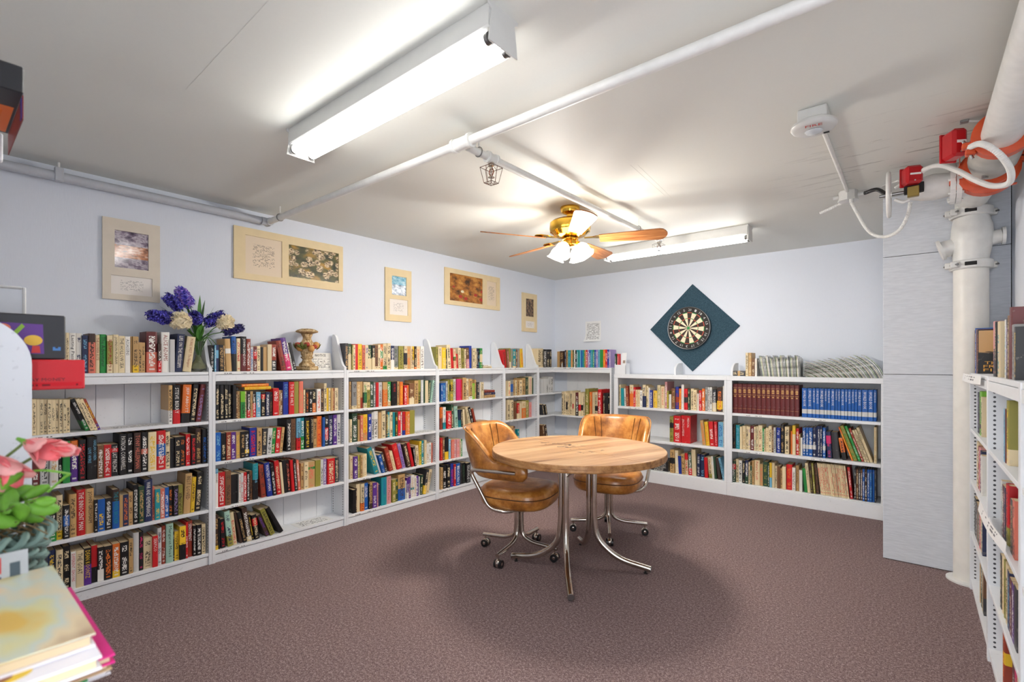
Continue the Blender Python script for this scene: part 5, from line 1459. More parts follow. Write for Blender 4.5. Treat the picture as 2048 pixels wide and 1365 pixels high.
# ------------------------------------------------------------------ dartboard on its diamond backing
DC = on_y(1385, 656, YB - .012)
hd = (on_y(1475, 655, YB - .012).x - on_y(1297, 657, YB - .012).x) / 2
db = thing('dartboard_backing', 'dark teal felt diamond panel behind the dartboard', 'wall panel', (DC.x, YB, DC.z))
def felt():
    k = NT('teal_felt'); n = k.noise(420.0, 3.0, .7, vec=k.coord())
    k.base(k.ramp(n, [(.35, rgb(24, 42, 54)), (.52, rgb(52, 76, 90)), (.68, rgb(104, 132, 144))]), .95, 0, .1); k.bump(n, .25, .003); return k.m
MB().prism([(-hd, 0), (0, -hd * .985), (hd, 0), (0, hd * .985)], 'y', -.016, -.0005).build('felt_panel', felt(), db)
dbd = thing('dartboard', 'round bristle dartboard on the dark diamond panel', 'dartboard', (on_y(1379, 657, YB - .02).x, YB - .0165, on_y(1379, 657, YB - .02).z))
DRr = (on_y(1421, 657, YB - .03).x - on_y(1337, 657, YB - .03).x) / 2
k_ = DRr / .2255
MB().tube([(0, 0, 0), (0, -.034, 0), (0, -.038, 0)], DRr, 64, radii=[DRr, DRr, DRr * .99]).build('board_body', plain('dartboard_black', rgb(46, 43, 41), .8, 0, .1, 60), dbd)
MB().tube([(DRr * math.cos(2 * math.pi * i / 64), -.037, DRr * math.sin(2 * math.pi * i / 64)) for i in range(65)], .0042 * k_, 8, cap=False).build('rim_wire', M['steel'], dbd, smooth=True)
DB_C = {'w': plain('dart_cream', rgb(240, 226, 194), .8), 'k': plain('dart_dark', rgb(58, 46, 40), .8, 0, .2, 60), 'r': plain('dart_red', rgb(190, 84, 66), .8), 'g': plain('dart_green', rgb(52, 140, 74), .8)}
order = [20, 1, 18, 4, 13, 6, 10, 15, 2, 17, 3, 19, 7, 16, 8, 11, 14, 9, 12, 5]
def sector(r0, r1, a0, a1, mat, y=-.0388, n=3, name='sector'):
    mb = MB(); v = []
    for r in (r0, r1):
        for i in range(n + 1):
            a = a0 + (a1 - a0) * i / n
            v.append((r * math.sin(a), y, r * math.cos(a)))
    w = [(p[0], p[1] + .0008, p[2]) for p in v]
    f = [(i, i + 1, n + 2 + i, n + 1 + i) for i in range(n)]
    mb.add(v + w, f + [tuple(q + len(v) for q in reversed(x)) for x in f])
    return mb.build(name, mat, dbd)
off = R(5)
for i, num in enumerate(order):
    a0 = 2 * math.pi * (i - .5) / 20 + off; a1 = a0 + 2 * math.pi / 20
    dark = i % 2 == 0
    sector(.016 * k_, .099 * k_, a0, a1, DB_C['k' if dark else 'w'], name='single_bed'); sector(.107 * k_, .162 * k_, a0, a1, DB_C['k' if dark else 'w'], name='single_bed')
    sector(.099 * k_, .107 * k_, a0, a1, DB_C['r' if dark else 'g'], name='treble_bed'); sector(.162 * k_, .170 * k_, a0, a1, DB_C['r' if dark else 'g'], name='double_bed')
    am = (a0 + a1) / 2
    d = Vector((math.sin(am), 0, math.cos(am))); s = Vector((math.cos(am), 0, -math.sin(am)))
    lettering('number', str(num), M['white_metal'], dbd, d * (.196 * k_) + Vector((0, -.0395, 0)), s, d, (.02 if num < 10 else .032) * k_, .026 * k_)
sector(.0, .016 * k_, 0, 2 * math.pi, DB_C['g'], n=16, name='bullseye')

# notice sheet on the end wall
p0, p1 = on_y(1171, 684, YB), on_y(1202, 642, YB)
sh = thing('notice_sheet', 'white typed notice sheet pinned above the rainbow booklets', 'paper', (p0.x, YB, p0.z))
W, Hh = p1.x - p0.x, p1.z - p0.z
TYPED = print_mat('typed_sheet', rgb(232, 234, 236), rgb(70, 72, 78), 26.0, 60.0, .62, .1)
n = 8; v, f, uvs = [], [], []
for j in range(n + 1):
    t = j / n
    for s in (0, 1):
        curl = .022 * max(0, .35 - t) ** 2 / .12 * (1.5 - s)
        v.append((s * W - (.012 * max(0, .3 - t) / .3 if s == 0 else 0), -.0012 - curl, t * Hh))
for j in range(n):
    f.append((2 * j, 2 * j + 1, 2 * j + 3, 2 * j + 2)); uvs.append([(0, j / n), (1, j / n), (1, (j + 1) / n), (0, (j + 1) / n)])
o = MB().add(v, f, 0, uvs).build('sheet', TYPED, sh)
md = o.modifiers.new('thickness', 'SOLIDIFY'); md.thickness = .0006; md.offset = 1
# small nail plate left on the wall

# ------------------------------------------------------------------ things standing on the shelving
def spot_L(px, back=.09):            # point on top of the long-wall shelving
    return Vector((FL - back, on_x(px, 725, FL - back).y, TOPZ + .0004))
# stone urn candlestick
up = spot_L(614, .085)
urn = thing('stone_urn', 'carved cream stone urn candlestick with painted fruit garland', 'urn', up, R(25))
def stone():
    k = NT('carved_stone'); n = k.noise(45.0, 5.0, .7, vec=k.coord())
    k.base(k.ramp(n, [(.35, rgb(112, 82, 52)), (.5, rgb(196, 164, 116)), (.64, rgb(230, 208, 168))]), .8, 0, .2); k.bump(n, .6, .006); return k.m
ST = stone()
MB().cbox((-.07, -.05, 0), (.07, .05, .032), .008).build('plinth', ST, urn)
MB().lathe([(.056, .032), (.058, .046), (.046, .058), (.034, .07), (.032, .084), (.044, .096), (.046, .104)], 28).build('foot', ST, urn, smooth=True)
def fluted(r, h, z0, n, name):
    mb = MB(); v = []; N = n * 4; rings = len(r)
    for q in range(rings):
        for i in range(N):
            a = 2 * math.pi * i / N
            rr = r[q] * (1 - .07 * (1 if i % 4 == 0 else 0))
            v.append((rr * math.cos(a), rr * math.sin(a), z0 + h * q / (rings - 1)))
    f = [(q * N + i, q * N + (i + 1) % N, (q + 1) * N + (i + 1) % N, (q + 1) * N + i) for q in range(rings - 1) for i in range(N)]
    f += [tuple(range(N - 1, -1, -1)), tuple((rings - 1) * N + i for i in range(N))]
    return mb.add(v, f).build(name, ST, urn, smooth=True, angle=25)
fluted([.036, .042, .044, .046, .044], .058, .104, 12, 'fluted_cup')
fluted([.04, .036, .03, .03, .036, .042], .06, .215, 12, 'fluted_neck')
MB().lathe([(.03, .274), (.05, .282), (.078, .29), (.082, .296), (.07, .306), (.04, .316), (.001, .318)], 30).build('cap', ST, urn, smooth=True)
MB().lathe([(.044, .16), (.052, .168), (.054, .19), (.05, .212), (.04, .217)], 24).build('garland_core', ST, urn, smooth=True)
leafm = plain('garland_leaf', rgb(112, 116, 44), .5); rosem = plain('garland_rose', rgb(168, 62, 44), .6); fruitm = plain('garland_fruit', rgb(204, 150, 82), .6)
for i in range(14):
    a = 2 * math.pi * i / 14
    c = (.066 * math.cos(a), .066 * math.sin(a), .178 + .018 * math.sin(5 * a))
    if i % 3 == 0:
        mb = MB().ball(c, .02, 10, 7, 0, (1, 1, .85))
        for q in range(5):
            b = 2 * math.pi * q / 5
            mb.ball((c[0] + .011 * math.cos(b), c[1] + .011 * math.sin(b), c[2] + .006), .0095, 7, 5)
        mb.build('rose', rosem, urn, smooth=True)
    elif i % 3 == 1:
        MB().ball(c, .024, 10, 8, 0, (1, 1, 1.1)).build('fruit', fruitm, urn, smooth=True)
    else:
        e = Vector((math.cos(a), math.sin(a), 0)); s = Vector((-e.y, e.x, 0)); z = Vector((0, 0, 1)); p = e * .066 + z * .155
        for tl in (-1, 0, 1):
            t = (z * .8 + s * tl * .7 + e * .25).normalized() * .064
            w = t.cross(e).normalized() * .016
            MB().add([p, p + t * .5 + w + e * .006, p + t + e * .012, p + t * .5 - w + e * .006, p + t * .5 + e * .016], [(0, 1, 4), (1, 2, 4), (2, 3, 4), (3, 0, 4), (0, 3, 2, 1)]).build('leaf', leafm, urn)
# NOTICE card leaning on the wall
a, b = on_x(622, 740, XL + .05).y, on_x(664, 740, XL + .05).y
nt = thing('notice_card', 'white card lettered NOTICE leaning behind the stone urn', 'sign', (XL + .052, a, TOPZ + .001), 0)
nh = .135
uv_panel('card', (0, 0, 0), (0, b - a, 0), (-.028, 0, nh), (.0012, 0, 0), print_mat('notice_small_print', rgb(234, 231, 224), rgb(52, 50, 50), 13.0, 60.0, .55, .1, top=.68), nt)
lettering('lettering', 'NOTICE', ink(rgb(30, 30, 32)), nt, Vector((-.0225 + .0024, (b - a) * .5, nh * .86)), (0, 1, 0), Vector((-.028, 0, nh)).normalized(), (b - a) * .5, .02)

# flower vase and the stems in it
vp = spot_L(397, .062)
vase = thing('flower_vase', 'clear pressed-glass flower vase with yellowish water', 'vase', vp)
k = NT('clear_glass'); k.base((.93, .96, .94), .04); k.b.inputs['Transmission Weight'].default_value = 1.0; k.b.inputs['IOR'].default_value = 1.25; GLASS = k.m
k = NT('vase_water'); k.base(rgb(232, 230, 186), .05); k.b.inputs['Transmission Weight'].default_value = .8; k.b.inputs['IOR'].default_value = 1.15; WATER = k.m
MB().lathe([(.03, .0), (.042, .003), (.048, .02), (.046, .04), (.03, .062), (.019, .085), (.018, .11), (.024, .15), (.034, .185), (.037, .195), (.034, .194), (.021, .15), (.015, .11), (.016, .087), (.027, .062), (.041, .04), (.042, .02), (.001, .008)], 28, cap=False).build('glass_body', GLASS, vase, smooth=True, angle=70)
MB().lathe([(.001, .01), (.040, .021), (.039, .04), (.025, .062), (.0155, .087), (.0145, .108), (.001, .109)], 20, cap=False).build('water', WATER, vase, smooth=True)
STEM = plain('stem_green', rgb(70, 112, 46), .6); LEAF = plain('leaf_green', rgb(64, 118, 40), .45, 0, .2, 20)
def floret(mb, c, d, r, mi):
    """six-petalled star with reflexed tips"""
    d = Vector(d).normalized(); s = d.cross(Vector((.3, .5, .81))).normalized(); t = d.cross(s)
    b = c - d * r * .7
    for q in range(6):
        a = 2 * math.pi * q / 6
        e = s * math.cos(a) + t * math.sin(a); w = s * -math.sin(a) + t * math.cos(a)
        p1 = c + e * r * .45 + d * r * .2; p2 = c + e * r * 1.05 - d * r * .25
        mb.add([b, p1 + w * r * .2, p2, p1 - w * r * .2], [(0, 1, 2, 3)], mi)
def leaf_blade(p, d, L_, w, droop=.3):
    d = Vector(d).normalized(); s = d.cross(Vector((0, 0, 1)))
    s = s.normalized() if s.length > .01 else Vector((1, 0, 0))
    mb = MB(); v = []; n = 6
    for i in range(n + 1):
        t = i / n
        c = Vector(p) + d * (L_ * t) - Vector((0, 0, droop * L_ * t * t))
        ww = w * math.sin(math.pi * min(1, .12 + .88 * t)) * .5
        up_ = Vector((0, 0, ww * .35))
        v += [c - s * ww + up_, c, c + s * ww + up_]
    f = []
    for i in range(n):
        f += [(3 * i, 3 * i + 1, 3 * i + 4, 3 * i + 3), (3 * i + 1, 3 * i + 2, 3 * i + 5, 3 * i + 4)]
    return mb.add(v, f)
def on_wallplane(px, py, back): return on_x(px, py, FL - back)
mouth = vp + Vector((0, 0, .19))
HB = plain('hyacinth_blue', rgb(84, 78, 196), .55, 0, .2, 60); HV = plain('hyacinth_violet', rgb(142, 112, 206), .55, 0, .2, 60); HD = plain('hyacinth_slate', rgb(46, 46, 96), .6, 0, .3, 60); HN = plain('hyacinth_indigo', rgb(40, 34, 118), .6, 0, .3, 60)
def hyacinth(label, p0, p1, rad, mat, mat2, seed):
    r_ = random.Random(seed)
    p0, p1 = Vector(p0), Vector(p1)
    h = thing('hyacinth_stem', label, 'flower', mouth, 0, 'blue hyacinths in the glass vase')
    ax = p1 - p0; L_ = ax.length; d = ax.normalized()
    MB().tube(spline([mouth - mouth + Vector((r_.uniform(-.008, .008), r_.uniform(-.008, .008), -.12)), Vector((0, 0, 0)) + (p0 - mouth) * .25 + Vector((0, 0, .01)), p0 - mouth, p1 - mouth - d * .02], 6), .0028, 6).build('stem', STEM, h)
    mb = MB(); n = max(34, int(30 * L_ / .1))
    for i in range(n):
        t = (i + .5) / n
        a = i * 2.39996
        s = d.cross(Vector((.2, .9, .35))).normalized(); u = d.cross(s)
        e = s * math.cos(a) + u * math.sin(a)
        rr = rad * (.55 + .45 * math.sin(math.pi * min(1, .15 + t * .8))) * r_.uniform(.82, 1.12)
        c = p0 + d * (L_ * t) + e * rr * .86 - mouth
        floret(mb, c, e + d * r_.uniform(-.1, .5), rad * .62, i % 2)
    MB_in = MB().tube([p0 - mouth, p0 - mouth + d * L_ * .5, p1 - mouth - d * .006], rad * .5, 8, radii=[rad * .3, rad * .42, rad * .2])
    core = MB_in.build('bloom_core', mat2, h, smooth=True)
    mb.build('florets', [mat, mat2], h)
    return h
W_ = on_wallplane
hyacinth('blue hyacinth bloom pointing left, lowest of the bouquet on that side', W_(352, 640, .05), W_(298, 630, .03), .042, HB, HN, 1)
hyacinth('dark blue hyacinth bloom at upper left of the bouquet', W_(362, 618, .07), W_(331, 592, .07), .038, HB, HN, 2)
hyacinth('violet hyacinth bloom standing highest in the bouquet', W_(380, 612, .06), W_(357, 578, .06), .042, HV, HB, 3)
hyacinth('blue hyacinth bloom facing the room at the bouquet centre', W_(390, 640, .05), W_(387, 632, -.005), .044, HB, HN, 4)
hyacinth('blue hyacinth bloom at upper right of the bouquet', W_(412, 648, .06), W_(448, 628, .05), .04, HB, HN, 5)
hyacinth('slate blue hyacinth bloom at lower right tip of the bouquet', W_(448, 664, .05), W_(486, 655, .04), .036, HN, HD, 6)
def carnation(label, c, rad, seed):
    r_ = random.Random(seed); c = Vector(c)
    h = thing('carnation_stem', label, 'flower', mouth, 0, 'cream carnations in the glass vase')
    MB().tube(spline([Vector((0, 0, -.12)), (c - mouth) * .4 + Vector((0, 0, .01)), c - mouth], 6), .003, 6).build('stem', STEM, h)
    mb = MB()
    for i in range(90):
        z = 1 - 1.75 * (i + .5) / 90; a = i * 2.39996; q = math.sqrt(max(0, 1 - z * z))
        e = Vector((q * math.cos(a), q * math.sin(a), z)); s = e.cross(Vector((r_.uniform(-1, 1), r_.uniform(-1, 1), r_.uniform(-1, 1)))).normalized(); u = e.cross(s)
        p = c - mouth + e * rad * .55; tip = c - mouth + e * rad * r_.uniform(.9, 1.08)
        w = rad * .62
        mb.add([p, tip - s * w * .6, tip + e * .004 - s * w * .15 + u * .003, tip - e * .002 + s * w * .2 - u * .003, tip + s * w * .6 + u * .002], [(0, 1, 2), (0, 2, 3), (0, 3, 4)])
    mb.build('petals', plain('carnation_cream', rgb(246, 234, 204), .7, 0, .05, 60), h)
    MB().ball(c - mouth, rad * .78, 10, 8).build('bloom_core', MATS['carnation_cream'], h, smooth=True)
    return h
carnation('cream carnation beside the glass vase mouth, left of centre', W_(362, 643, .02), .06, 11)
carnation('cream carnation at the right side of the bouquet', W_(450, 646, .03), .054, 12)
lf = thing('bouquet_leaves', 'green pointed leaves spreading from the glass vase', 'foliage', mouth)
r_ = random.Random(3)
for px, py, w in ((368, 602, .02), (378, 622, .022), (400, 590, .02), (410, 600, .022), (408, 610, .018), (430, 612, .022), (404, 650, .03), (318, 612, .012), (392, 655, .026), (372, 660, .024), (432, 660, .014), (415, 668, .016), (350, 668, .012)):
    q = W_(px, py, r_.uniform(.03, .09)) - mouth
    L_ = q.length
    tv = q * .95 + Vector((0, 0, .25 * L_)); leaf_blade(q * .05, tv, tv.length, w * 1.7, .25 * L_ / tv.length).build('leaf', LEAF, lf, smooth=True)
for sgn, y, z in ((1, .09, -.02), (1, .115, -.005), (-1, -.085, -.01)):
    MB().tube(spline([(0, 0, 0), (.01, y * .5, .03), (.015, y, z - .03)], 6), .0022, 5, radii=None).build('tendril', STEM, lf)

# flat things lying on shelves
def flat_book(label, frame, px0, px1, z, T, D, code, lev=None, ang=0, name='flat_book', cat='book', group='books lying flat on the shelves'):
    """book lying on its side; spine to the room"""
    if frame == 'L':
        y0, y1 = on_x(px0, 725, FL - .03).y, on_x(px1, 725, FL - .03).y; Hh = y1 - y0
        m = Matrix.Translation(Vector((FL - .025, y0, z + .0005))) @ Matrix.Rotation(R(90) + ang, 4, 'Z')
    else:
        x0, x1 = on_y(px0, 725, FB + .04).x, on_y(px1, 725, FB + .04).x; Hh = x1 - x0
        m = Matrix.Translation(Vector((x0, FB + .04, z + .0005))) @ Matrix.Rotation(ang, 4, 'Z')
    mb, pg = book_mesh(T, Hh, D, True)
    lay = Matrix(((0, 0, 1, 0), (0, 1, 0, 0), (-1, 0, 0, T), (0, 0, 0, 1)))      # z->x, x->-z
    o = mb.build(name, M['book'], None)
    s = dict(look=book_look(code), j=1.0, amt=.8, H=Hh, seed=rnd.random())
    paint_faces(o.data, [face_values(s)] * len(mb.f))
    o.matrix_world = m @ lay
    pg.build('page_block', M['pages'], o)
    return tag(o, label, cat, group)
zz = LEVELS[3]
flat_book('yellow book lying on top of the row of paperbacks, lower of two', 'L', 489, 541, zz + .1885, .021, .13, 'y.o', ang=-.03)
flat_book('yellow book lying on top of the row of paperbacks, upper of two', 'L', 483, 538, zz + .2101, .02, .13, 'o.y', ang=.04)
flat_book('cream book lying open-edged atop the bookcase under the poppy picture', 'L', 966, 983, TOPZ, .018, .11, 'c.k')
flat_book('white book on the short pile atop the bookcase under the poppy picture', 'L', 967, 982, TOPZ + .019, .016, .11, 'w.x')
flat_book('tan book at the base of the short pile beside the rust one', 'L', 968.5, 990, zz, .028, .14, 't.d')
flat_book('navy book in the middle of the short pile beside the rust one', 'L', 969, 990, zz + .029, .026, .14, 'n.t')
flat_book('rust red book on top of the short shelf pile', 'L', 969.2, 989, zz + .056, .024, .14, 'x.k')
flat_book('tan book lying alone behind the chair back, next to leaning books', 'L', 957, 975, LEVELS[2], .03, .12, 't.u')
for i in range(7):
    flat_book('flat black case, %s up in the striped stack behind the table' % ordinal(i + 1), 'B', 1296 - i * .6 + (i % 2) * 1.5, 1336, R_LEV[0] + .0005 + i * .0166, .016, .19, 'k.w', name='black_case', cat='case', group='stack of flat black cases')
flat_book('dark grey cassette box lying at the end of the magazine shelf', 'B', 1465.5, 1490, R_TOP, .05, .12, 'K.c-t=4060', name='cassette_box', cat='box')
flat_book('grey box pushed into the middle shelf behind the chair', 'B', 1243, 1256, R_LEV[1] + .001, .11, .2, 'a.w', name='storage_box', cat='box')
# loose printed sheets left on empty shelf space
PAPER = print_mat('loose_sheet_print', rgb(232, 232, 230), rgb(54, 54, 58), 12.0, 44.0, .5, .12)
def loose_sheet(label, pxs, z, frame='L', d0=.005, d1=.13):
    y0, y1 = on_x(pxs[0], 725, FL).y, on_x(pxs[1], 725, FL).y
    o = uv_panel('loose_sheet', (FL - d0, y0, z + .0006), (0, y1 - y0, 0), (-(d1 - d0), 0, .0), (0, 0, .0008), PAPER, None)
    # rotate the sheet a little so one corner curls past the shelf edge
    return tag(o, label, 'paper', 'printed sheets lying on the shelves')
loose_sheet('printed sheet lying on the half-empty upper shelf below the bouquet', (213, 332), LEVELS[3])
loose_sheet('printed sheet on the half-empty bottom shelf below the stone urn', (600, 668), LEVELS[0], d0=.01, d1=.15)
loose_sheet('printed sheet on middle shelf beside the yellow-green book', (831, 872), LEVELS[2])
# leaflet holder and small bookend at the end wall
hp = on_y(1229.5, 742, FB + .02)
lh = thing('leaflet_holder', 'white leaflet holder at the end of the rainbow booklets', 'holder', (XS0 + .006, FB - .012, R_TOP + .0005))
wd = on_y(1252, 742, FB).x - XS0 - .004
MB().cbox((0, 0, 0), (wd, .004, .105), .001).build('front_face', M['shelf'], lh)
MB().prism([(0, 0), (.1, 0), (.1, .122), (.02, .122), (0, .105)], 'x', 0, .004).build('side_face', M['shelf'], lh)
MB().prism([(0, 0), (.1, 0), (.1, .122), (.02, .122), (0, .105)], 'x', wd - .004, wd).build('side_face', M['shelf'], lh)
MB().cbox((.004, .004, 0), (wd - .004, .1, .004), .001).build('base', M['shelf'], lh)
for i, (cd_, px_) in enumerate((('G.w', 1231.5), ('r.w', 1236.5))):
    x0 = on_y(px_, 725, FB + .04).x
    build_book(dict(code=cd_, T=.016, H=.225, D=.06, org=Vector((x0, FB + .012, R_TOP + .0055)), rz=0.0, lean=0.0, label='%s booklet standing in the white leaflet holder' % PAL[cd_[0]][0],
                    group='thin rainbow booklets on the corner bookcase', title=None, name='thin_booklet', cat='booklet', j=1.0, seed=.3, amt=.8, look=book_look(cd_)))
lt = uv_panel('leaflet', (XS0 + .07, FB + .012, R_TOP + .006), (wd - .08, 0, 0), (.008, .02, .235), (0, -.003, 0), print_mat('leaflet_print', rgb(232, 234, 236), rgb(150, 120, 96), 4.0, 6.0, .4, .16), None)
tag(lt, 'white folded leaflet with small photo standing in the holder', 'leaflet')
be = thing('small_bookend', 'small white rounded bookend at the bend of the corner shelving', 'bookend', on_y(1123, 735, FB + .01) * 1.0)
be.location.z = TOPZ + .0005; be.location.y = FB + .008
MB().prism(round_profile(.03, .055), 'x', 0, .004).build('plate', M['white_metal'], be)

# magazines in clear sleeves slumped along the encyclopedia case
def magazine(label, x, lean, H, T, D, col, bend, i):
    mb = MB(); n = 7; v = []
    for j in range(n + 1):
        t = j / n
        z = H * t * math.cos(lean) - (bend * .35 * t * t * H if lean < -.3 else 0)
        xx = H * t * math.sin(lean) + bend * H * math.sin(math.pi * t) * .12
        for (dx, dy) in ((0, 0), (T, 0), (T, D), (0, D)):
            v.append((xx + dx, dy, z))
    f = []
    for j in range(n):
        for q in range(4):
            f.append((4 * j + q, 4 * j + (q + 1) % 4, 4 * j + 4 + (q + 1) % 4, 4 * j + 4 + q))
    f += [(3, 2, 1, 0), tuple(4 * n + q for q in range(4))]
    o = mb.add(v, f).build('sleeved_magazine', col, None, loc=(x, FB + .03 + .02 * ((i * 37) % 10) / 10, R_TOP + .0005))
    return tag(o, label, 'magazine', 'sleeved magazines slumped on the encyclopedia bookcase')
def mag_mat(name, base):
    k = NT(name); co = k.coord()
    n = k.noise(16.0, 3.0, .7, vec=k.mapping(co, (6, 1, 1)))
    a = tuple(x * .35 for x in base)
    k.base(k.ramp(n, [(.36, a), (.5, base), (.66, rgb(226, 228, 226))]), .2); k.b.inputs['Coat Weight'].default_value = .4
    return k.m
MG = [mag_mat('magazine_grey', rgb(178, 180, 176)), mag_mat('magazine_pale', rgb(224, 224, 220)), mag_mat('magazine_greenish', rgb(172, 188, 150)), mag_mat('magazine_dark', rgb(120, 122, 120)), mag_mat('magazine_cream', rgb(222, 212, 190))]
MGN = ['grey', 'white', 'greenish', 'dark', 'cream']
xa, xb = on_y(1514.5, 742, FB + .04).x, on_y(1599, 742, FB + .04).x
xc = on_y(1604, 742, FB + .04).x; xd = XS2 - .012
for i in range(40):
    q = (i * 7 + 3) % 5
    x = xa + .035 + (xb - xa - .045) * i / 39
    magazine('%s sleeved magazine, %s in the upright half of the magazine row' % (MGN[q], ordinal(i + 1)), x, R(-9 + 7 * i / 39), .16 + .045 * ((i * 13) % 7) / 7, .0068, .19 - .03 * ((i * 3) % 5) / 5, MG[q], 0, i)
NM = 52
for i in range(NM):
    q = (i * 11 + 1) % 5
    t = i / (NM - 1)
    lean = R(-60 + 30 * t)
    H = .25 + .05 * ((i * 5) % 7) / 7
    x = xc + .04 + (xd - xc - .056) * t
    H = min(H, (x - xc - .004) / abs(math.sin(lean)))
    magazine('%s sleeved magazine, %s in the slumped half beside the column' % (MGN[q], ordinal(i + 1)), x, lean, max(.04, H), .0085, .2 - .03 * ((i * 3) % 5) / 5, MG[q], .5, i)
dv = thing('metal_bookend', 'white metal bookend between the two halves of the magazine row', 'bookend', (on_y(1599.5, 742, FB + .03).x, FB + .02, R_TOP + .0005))
MB().cbox((0, 0, 0), (.003, .16, .17), .001).build('plate', M['white_metal'], dv); MB().cbox((.003, 0, 0), (.022, .16, .002), .0008).build('foot', M['white_metal'], dv)
Rr_T = [('c.d', 1491, 1496.5, .225), ('t.c', 1497, 1503, .225), ('u.c', 1503.3, 1509.5, .17), ('w.c', 1509.8, 1514, .17)]
for i, (code, p0_, p1_, H) in enumerate(Rr_T):
    x0, x1 = on_y(p0_, 725, FB + .03).x, on_y(p1_, 725, FB + .03).x
    s_ = dict(code=code, T=x1 - x0 - .0005, H=H, D=.15, org=Vector((x0, FB + .03, R_TOP + .0005)), rz=0.0, lean=0.0, label=book_label(code, 0, 'book', i + 1, 'from left atop encyclopedia bookcase beside the magazines'),
              group='books on the encyclopedia bookcase', title=None, name=None, cat=None, j=1.0, seed=rnd.random(), amt=.8, look=book_look(code))
    build_book(s_)
# bent paper shelf signs on the short-wall shelving
SIGN = print_mat('shelf_sign_print', rgb(240, 240, 240), rgb(52, 52, 66), 3.0, 46.0, .5, .2)
for lb, y0, y1, z in (('bent white paper sign hanging off the top edge beside the pipe', 3.86, 3.1, TOPZ - .012), ('bent white paper sign on the third shelf edge of the second case', 2.93, 2.3, RWL[2] + .06)):
    mb = MB(); v, f, uvs = [], [], []; n = 10
    for i in range(n + 1):
        t = i / n; y = y0 + (y1 - y0) * t; bow = -.012 - .018 * math.sin(math.pi * t) - .02 * (1 - t) ** 3
        v += [(FR + bow, y, z - .032), (FR + bow * .8, y, z + .01)]
        if i < n:
            f.append((2 * i, 2 * i + 2, 2 * i + 3, 2 * i + 1)); uvs.append([(t, 0), (t + 1 / n, 0), (t + 1 / n, 1), (t, 1)])
    o = mb.add(v, f, 0, uvs).build('shelf_sign', SIGN, None); md = o.modifiers.new('thickness', 'SOLIDIFY'); md.thickness = .001
    tag(o, lb, 'sign', 'paper signs on the short-wall shelving')

# ------------------------------------------------------------------ low shelving and display by the doorway, cut by the picture edge
PXX = -1.25
pf = on_x(64, 725, PXX)                       # front edge of its end panel
nb = thing('bookcase', 'white bookcase end with rounded top beside the doorway basket', 'bookcase', (PXX, YN, 0), 0, 'white built-in bookcases')
dy = pf.y - YN; rr = .09; ztop = on_x(0, 640, PXX).z + .01
prof = [(0, 0), (dy, 0), (dy, ztop - rr)] + [(dy - rr + rr * math.cos(a), ztop - rr + rr * math.sin(a)) for a in [math.pi / 2 * i / 12 for i in range(1, 13)]] + [(0, ztop)]
MB().prism(prof, 'x', -.019, 0).build('end_panel', M['shelf'], nb)
NBZ = 1.246
for z in (.075, .354, .652, .922):
    MB().cbox((-1.0, .004, z - .019), (-.0195, dy - .004, z), .0015).build('shelf', M['shelf'], nb)
MB().cbox((-1.0, .002, NBZ - .02), (-.0195, dy - .002, NBZ), .0015).build('top_board', M['shelf'], nb)
MB().cbox((-1.019, .0, 0), (-1.0005, dy, NBZ), .0015).build('side_panel', M['side'], nb)
# red game box and black game box resting on its top
xr = PXX - .06
q = on_x(170, 725, xr); h0 = NBZ + .0005; h1 = on_x(120, 720, xr).z
rb = thing('red_game_box', 'flat red cardboard box jutting past the rounded shelf end', 'box', (xr, YN + .01, h0))
MB().cbox((-.2, 0, 0), (0, q.y - YN - .01, h1 - h0), .002).build('carton', plain('red_carton', rgb(214, 18, 34), .5, 0, .04), rb)
lettering('lettering', 'PLAY MONEY', ink(rgb(92, 10, 22)), rb, (.0006, q.y - YN - .07, (h1 - h0) * .34), (0, 1, 0), (0, 0, 1), .06, .006)
uv_panel('small_print', (.0003, q.y - YN - .115, (h1 - h0) * .12), (0, .1, 0), (0, 0, .007), (.0004, 0, 0), print_mat('red_small_print', rgb(214, 18, 34), rgb(96, 10, 24), 1.0, 34.0, .6, .05), rb)
xb_ = PXX - .075
q = on_x(131, 640, xb_); h2 = on_x(128, 632, xb_).z
gb = thing('black_game_box', 'black picture box with purple panel on top of the red box', 'box', (xb_, YN + .012, h1 + .0008))
W_y = q.y - YN - .012; Hb = h2 - h1 - .001
MB().cbox((-.18, 0, 0), (0, W_y, Hb), .002).build('carton', plain('black_carton', rgb(34, 34, 38), .4), gb)
def fl(name, pts, col, t):
    """flat printed shape on the box face; pts in (y, z) fractions"""
    P = [(y * W_y, z * Hb) for y, z in pts]
    MB().prism(P, 'x', .0002 + t * .0003, .0004 + t * .0003).build(name, ink(rgb(*col)), gb)
fl('printed_panel', [(.66, .12), (.93 * .96, .12), (.9 * .985, .78), (.66, .8)], (98, 52, 140), 0)
def circ(cy, cz, r, sy=1.0, n=18): return [(cy + r * math.cos(2 * math.pi * i / n) * sy, cz + r * 2.6 * math.sin(2 * math.pi * i / n)) for i in range(n)]
fl('printed_disc', circ(.84, .42, .045), (236, 190, 60), 1); fl('printed_disc', circ(.755, .3, .045), (52, 56, 140), 1)
fl('printed_bar', [(.70, .38), (.72, .34), (.80, .72), (.785, .78)], (142, 186, 50), 2); fl('printed_disc', circ(.70, .68, .035), (232, 122, 84), 2)
fl('printed_block', [(.745, .28), (.79, .28), (.79, .37), (.745, .38)], (226, 214, 196), 3); fl('printed_block', [(.83, .14), (.875, .14), (.87, .3), (.835, .3)], (206, 50, 48), 3)
fl('printed_mark', [(.935, .2), (.975, .2), (.975, .28), (.962, .28), (.962, .25), (.948, .25), (.948, .28), (.935, .28)], (70, 130, 196), 1)
